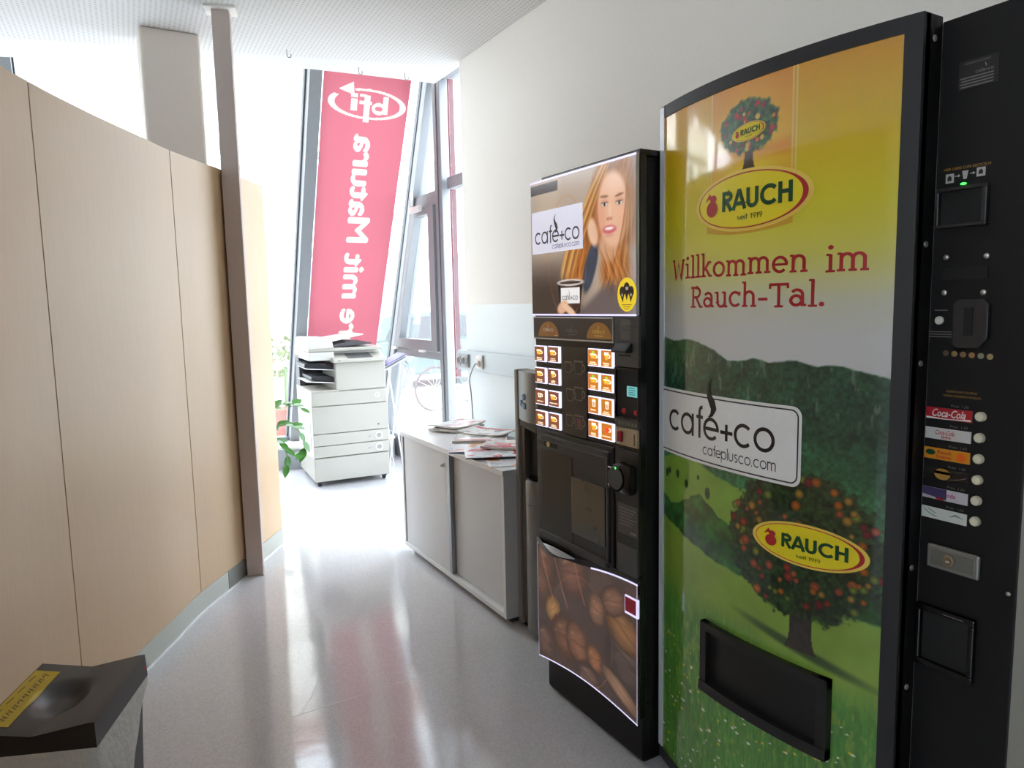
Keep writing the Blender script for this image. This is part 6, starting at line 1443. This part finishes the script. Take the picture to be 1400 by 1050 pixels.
# bicycle leaning by the pavement edge
bk = thing('bicycle', 'light framed bicycle standing on the pavement outside the corner window', 'bicycle', (4.20, 9.5, GZ), rad(3))
M_BF = mat('bicycle_frame_paint', srgb(80, 86, 90), 0.4); 
def wheel(x):
    P = [(x+0.32*math.cos(2*PI*i/32), 0, 0.34+0.32*math.sin(2*PI*i/32)) for i in range(33)]
    wv = smooth(obj('wheel', tube(NB(), P, 0.019, 8, cap=False), mat('grey_tyre', srgb(70, 68, 68), 0.7), bk))
    for i in range(14):
        a = 2*PI*i/14; obj('spoke', tube(NB(), [(x, 0.0, 0.34), (x+0.31*math.cos(a), 0, 0.34+0.31*math.sin(a))], 0.003, 5), M_STEEL, wv)
    obj('hub', tube(NB(), [(x, -0.05, 0.34), (x, 0.05, 0.34)], 0.025, 10), M_STEEL, wv)
wheel(0.0); wheel(1.05)
fr = obj('frame', tube(tube(tube(tube(tube(NB(), [(0.47, 0, 0.30), (0.36, 0, 0.86)], 0.016, 8), [(0.47, 0, 0.30), (0.84, 0, 0.78)], 0.018, 8), [(0.38, 0, 0.76), (0.83, 0, 0.84)], 0.016, 8), [(0, 0, 0.34), (0.47, 0, 0.30)], 0.011, 8), [(0, 0, 0.34), (0.37, 0, 0.80)], 0.010, 8), M_BF, bk)
obj('fork', tube(NB(), [(0.82, 0, 0.92), (0.87, 0, 0.70), (1.05, 0, 0.34)], 0.013, 8), M_BF, bk)
obj('saddle', prism(NB(), [(0.20, -0.07, 0.90), (0.46, -0.02, 0.91), (0.46, 0.02, 0.91), (0.20, 0.07, 0.90)], (0, 0, 0.05), bev=0.012), M_CHAR, bk)
obj('handlebar', tube(NB(), [(0.72, -0.28, 1.0), (0.82, -0.12, 1.02), (0.82, 0.12, 1.02), (0.72, 0.28, 1.0)], 0.012, 8), M_CHAR, bk)
obj('stem', tube(NB(), [(0.82, 0, 0.88), (0.82, 0, 1.02)], 0.013, 8), M_CHAR, bk)
obj('crank', lathe(NB(), [(0, -0.008), (0.09, -0.008), (0.09, 0.008), (0, 0.008)], 20, at(0.47, -0.05, 0.30) @ Matrix.Rotation(PI/2, 4, 'X')), M_STEEL, bk)
for z, s in ((0.14, -1), (0.46, 1)): obj('pedal', BX((0.47+0.0*s-0.05, -0.19, z-0.012), (0.52, -0.10, z+0.012), 0.004), M_CHAR, bk)
# terracotta planter with a flowering bush outside the left pane
pt = thing('planter', 'orange-red planter with a yellow-green bush outside the left window', 'planter', (1.78, 8.2, GZ))
obj('trough', prism(NB(), [(-0.30, -0.16, 0.12), (0.30, -0.16, 0.12), (0.36, -0.20, 0.44), (-0.36, -0.20, 0.44)], (0, 0.36, 0), bev=0.012), mat('terracotta', srgb(160, 66, 40), 0.8, var=0.08), pt)
obj('foot', BX((-0.26, -0.12, 0.0), (0.26, 0.12, 0.12), 0.01), M_CHAR, pt)
rnd = random.Random(21); b = bmesh.new()
for k in range(420):
    a = rnd.uniform(0, 2*PI); e = math.acos(rnd.uniform(-0.2, 1)); r = 0.36*rnd.uniform(0.5, 1)
    c = Vector((r*math.sin(e)*math.cos(a)*1.1, r*math.sin(e)*math.sin(a)*0.8, 0.80+r*math.cos(e)*1.2)); d = Vector((rnd.uniform(-1, 1), rnd.uniform(-1, 1), rnd.uniform(-0.3, 1))).normalized(); s = d.cross(Vector((0.3, 0.2, 1))).normalized()*0.022
    v = [b.verts.new(c), b.verts.new(c+d*0.04+s), b.verts.new(c+d*0.09), b.verts.new(c+d*0.04-s)]; b.faces.new(v)
lf = obj('foliage', b, mat('yellow_green_leaf', srgb(112, 128, 40), 0.5, var=0.3, scale=9), pt); lf['kind'] = 'stuff'
obj('stem', tube(NB(), [(0, 0, 0.4), (0.01, 0, 0.9)], 0.02, 8), M_STEM, pt)
# second red banner outside the upright side window
bo = thing('outdoor_banner', 'narrow red banner on a pole outside the upright side window', 'banner', (2.745, 5.85, GZ))
obj('pole', tube(NB(), [(0, 0, 0), (0, 0, 3.9)], 0.025, 10), M_SILVER, bo)
obj('cloth', BX((0.045, -0.006, 0.9), (0.105, 0.006, 3.7), 0.002), mat_fabric('red_outdoor_cloth', (0.20, 0.05, 0.06, 1), (0.10, 0.025, 0.03, 1)), bo)
obj('base', lathe(NB(), [(0, 0), (0.25, 0), (0.25, 0.04), (0.05, 0.07), (0, 0.07)], 24), M_CHAR, bo)
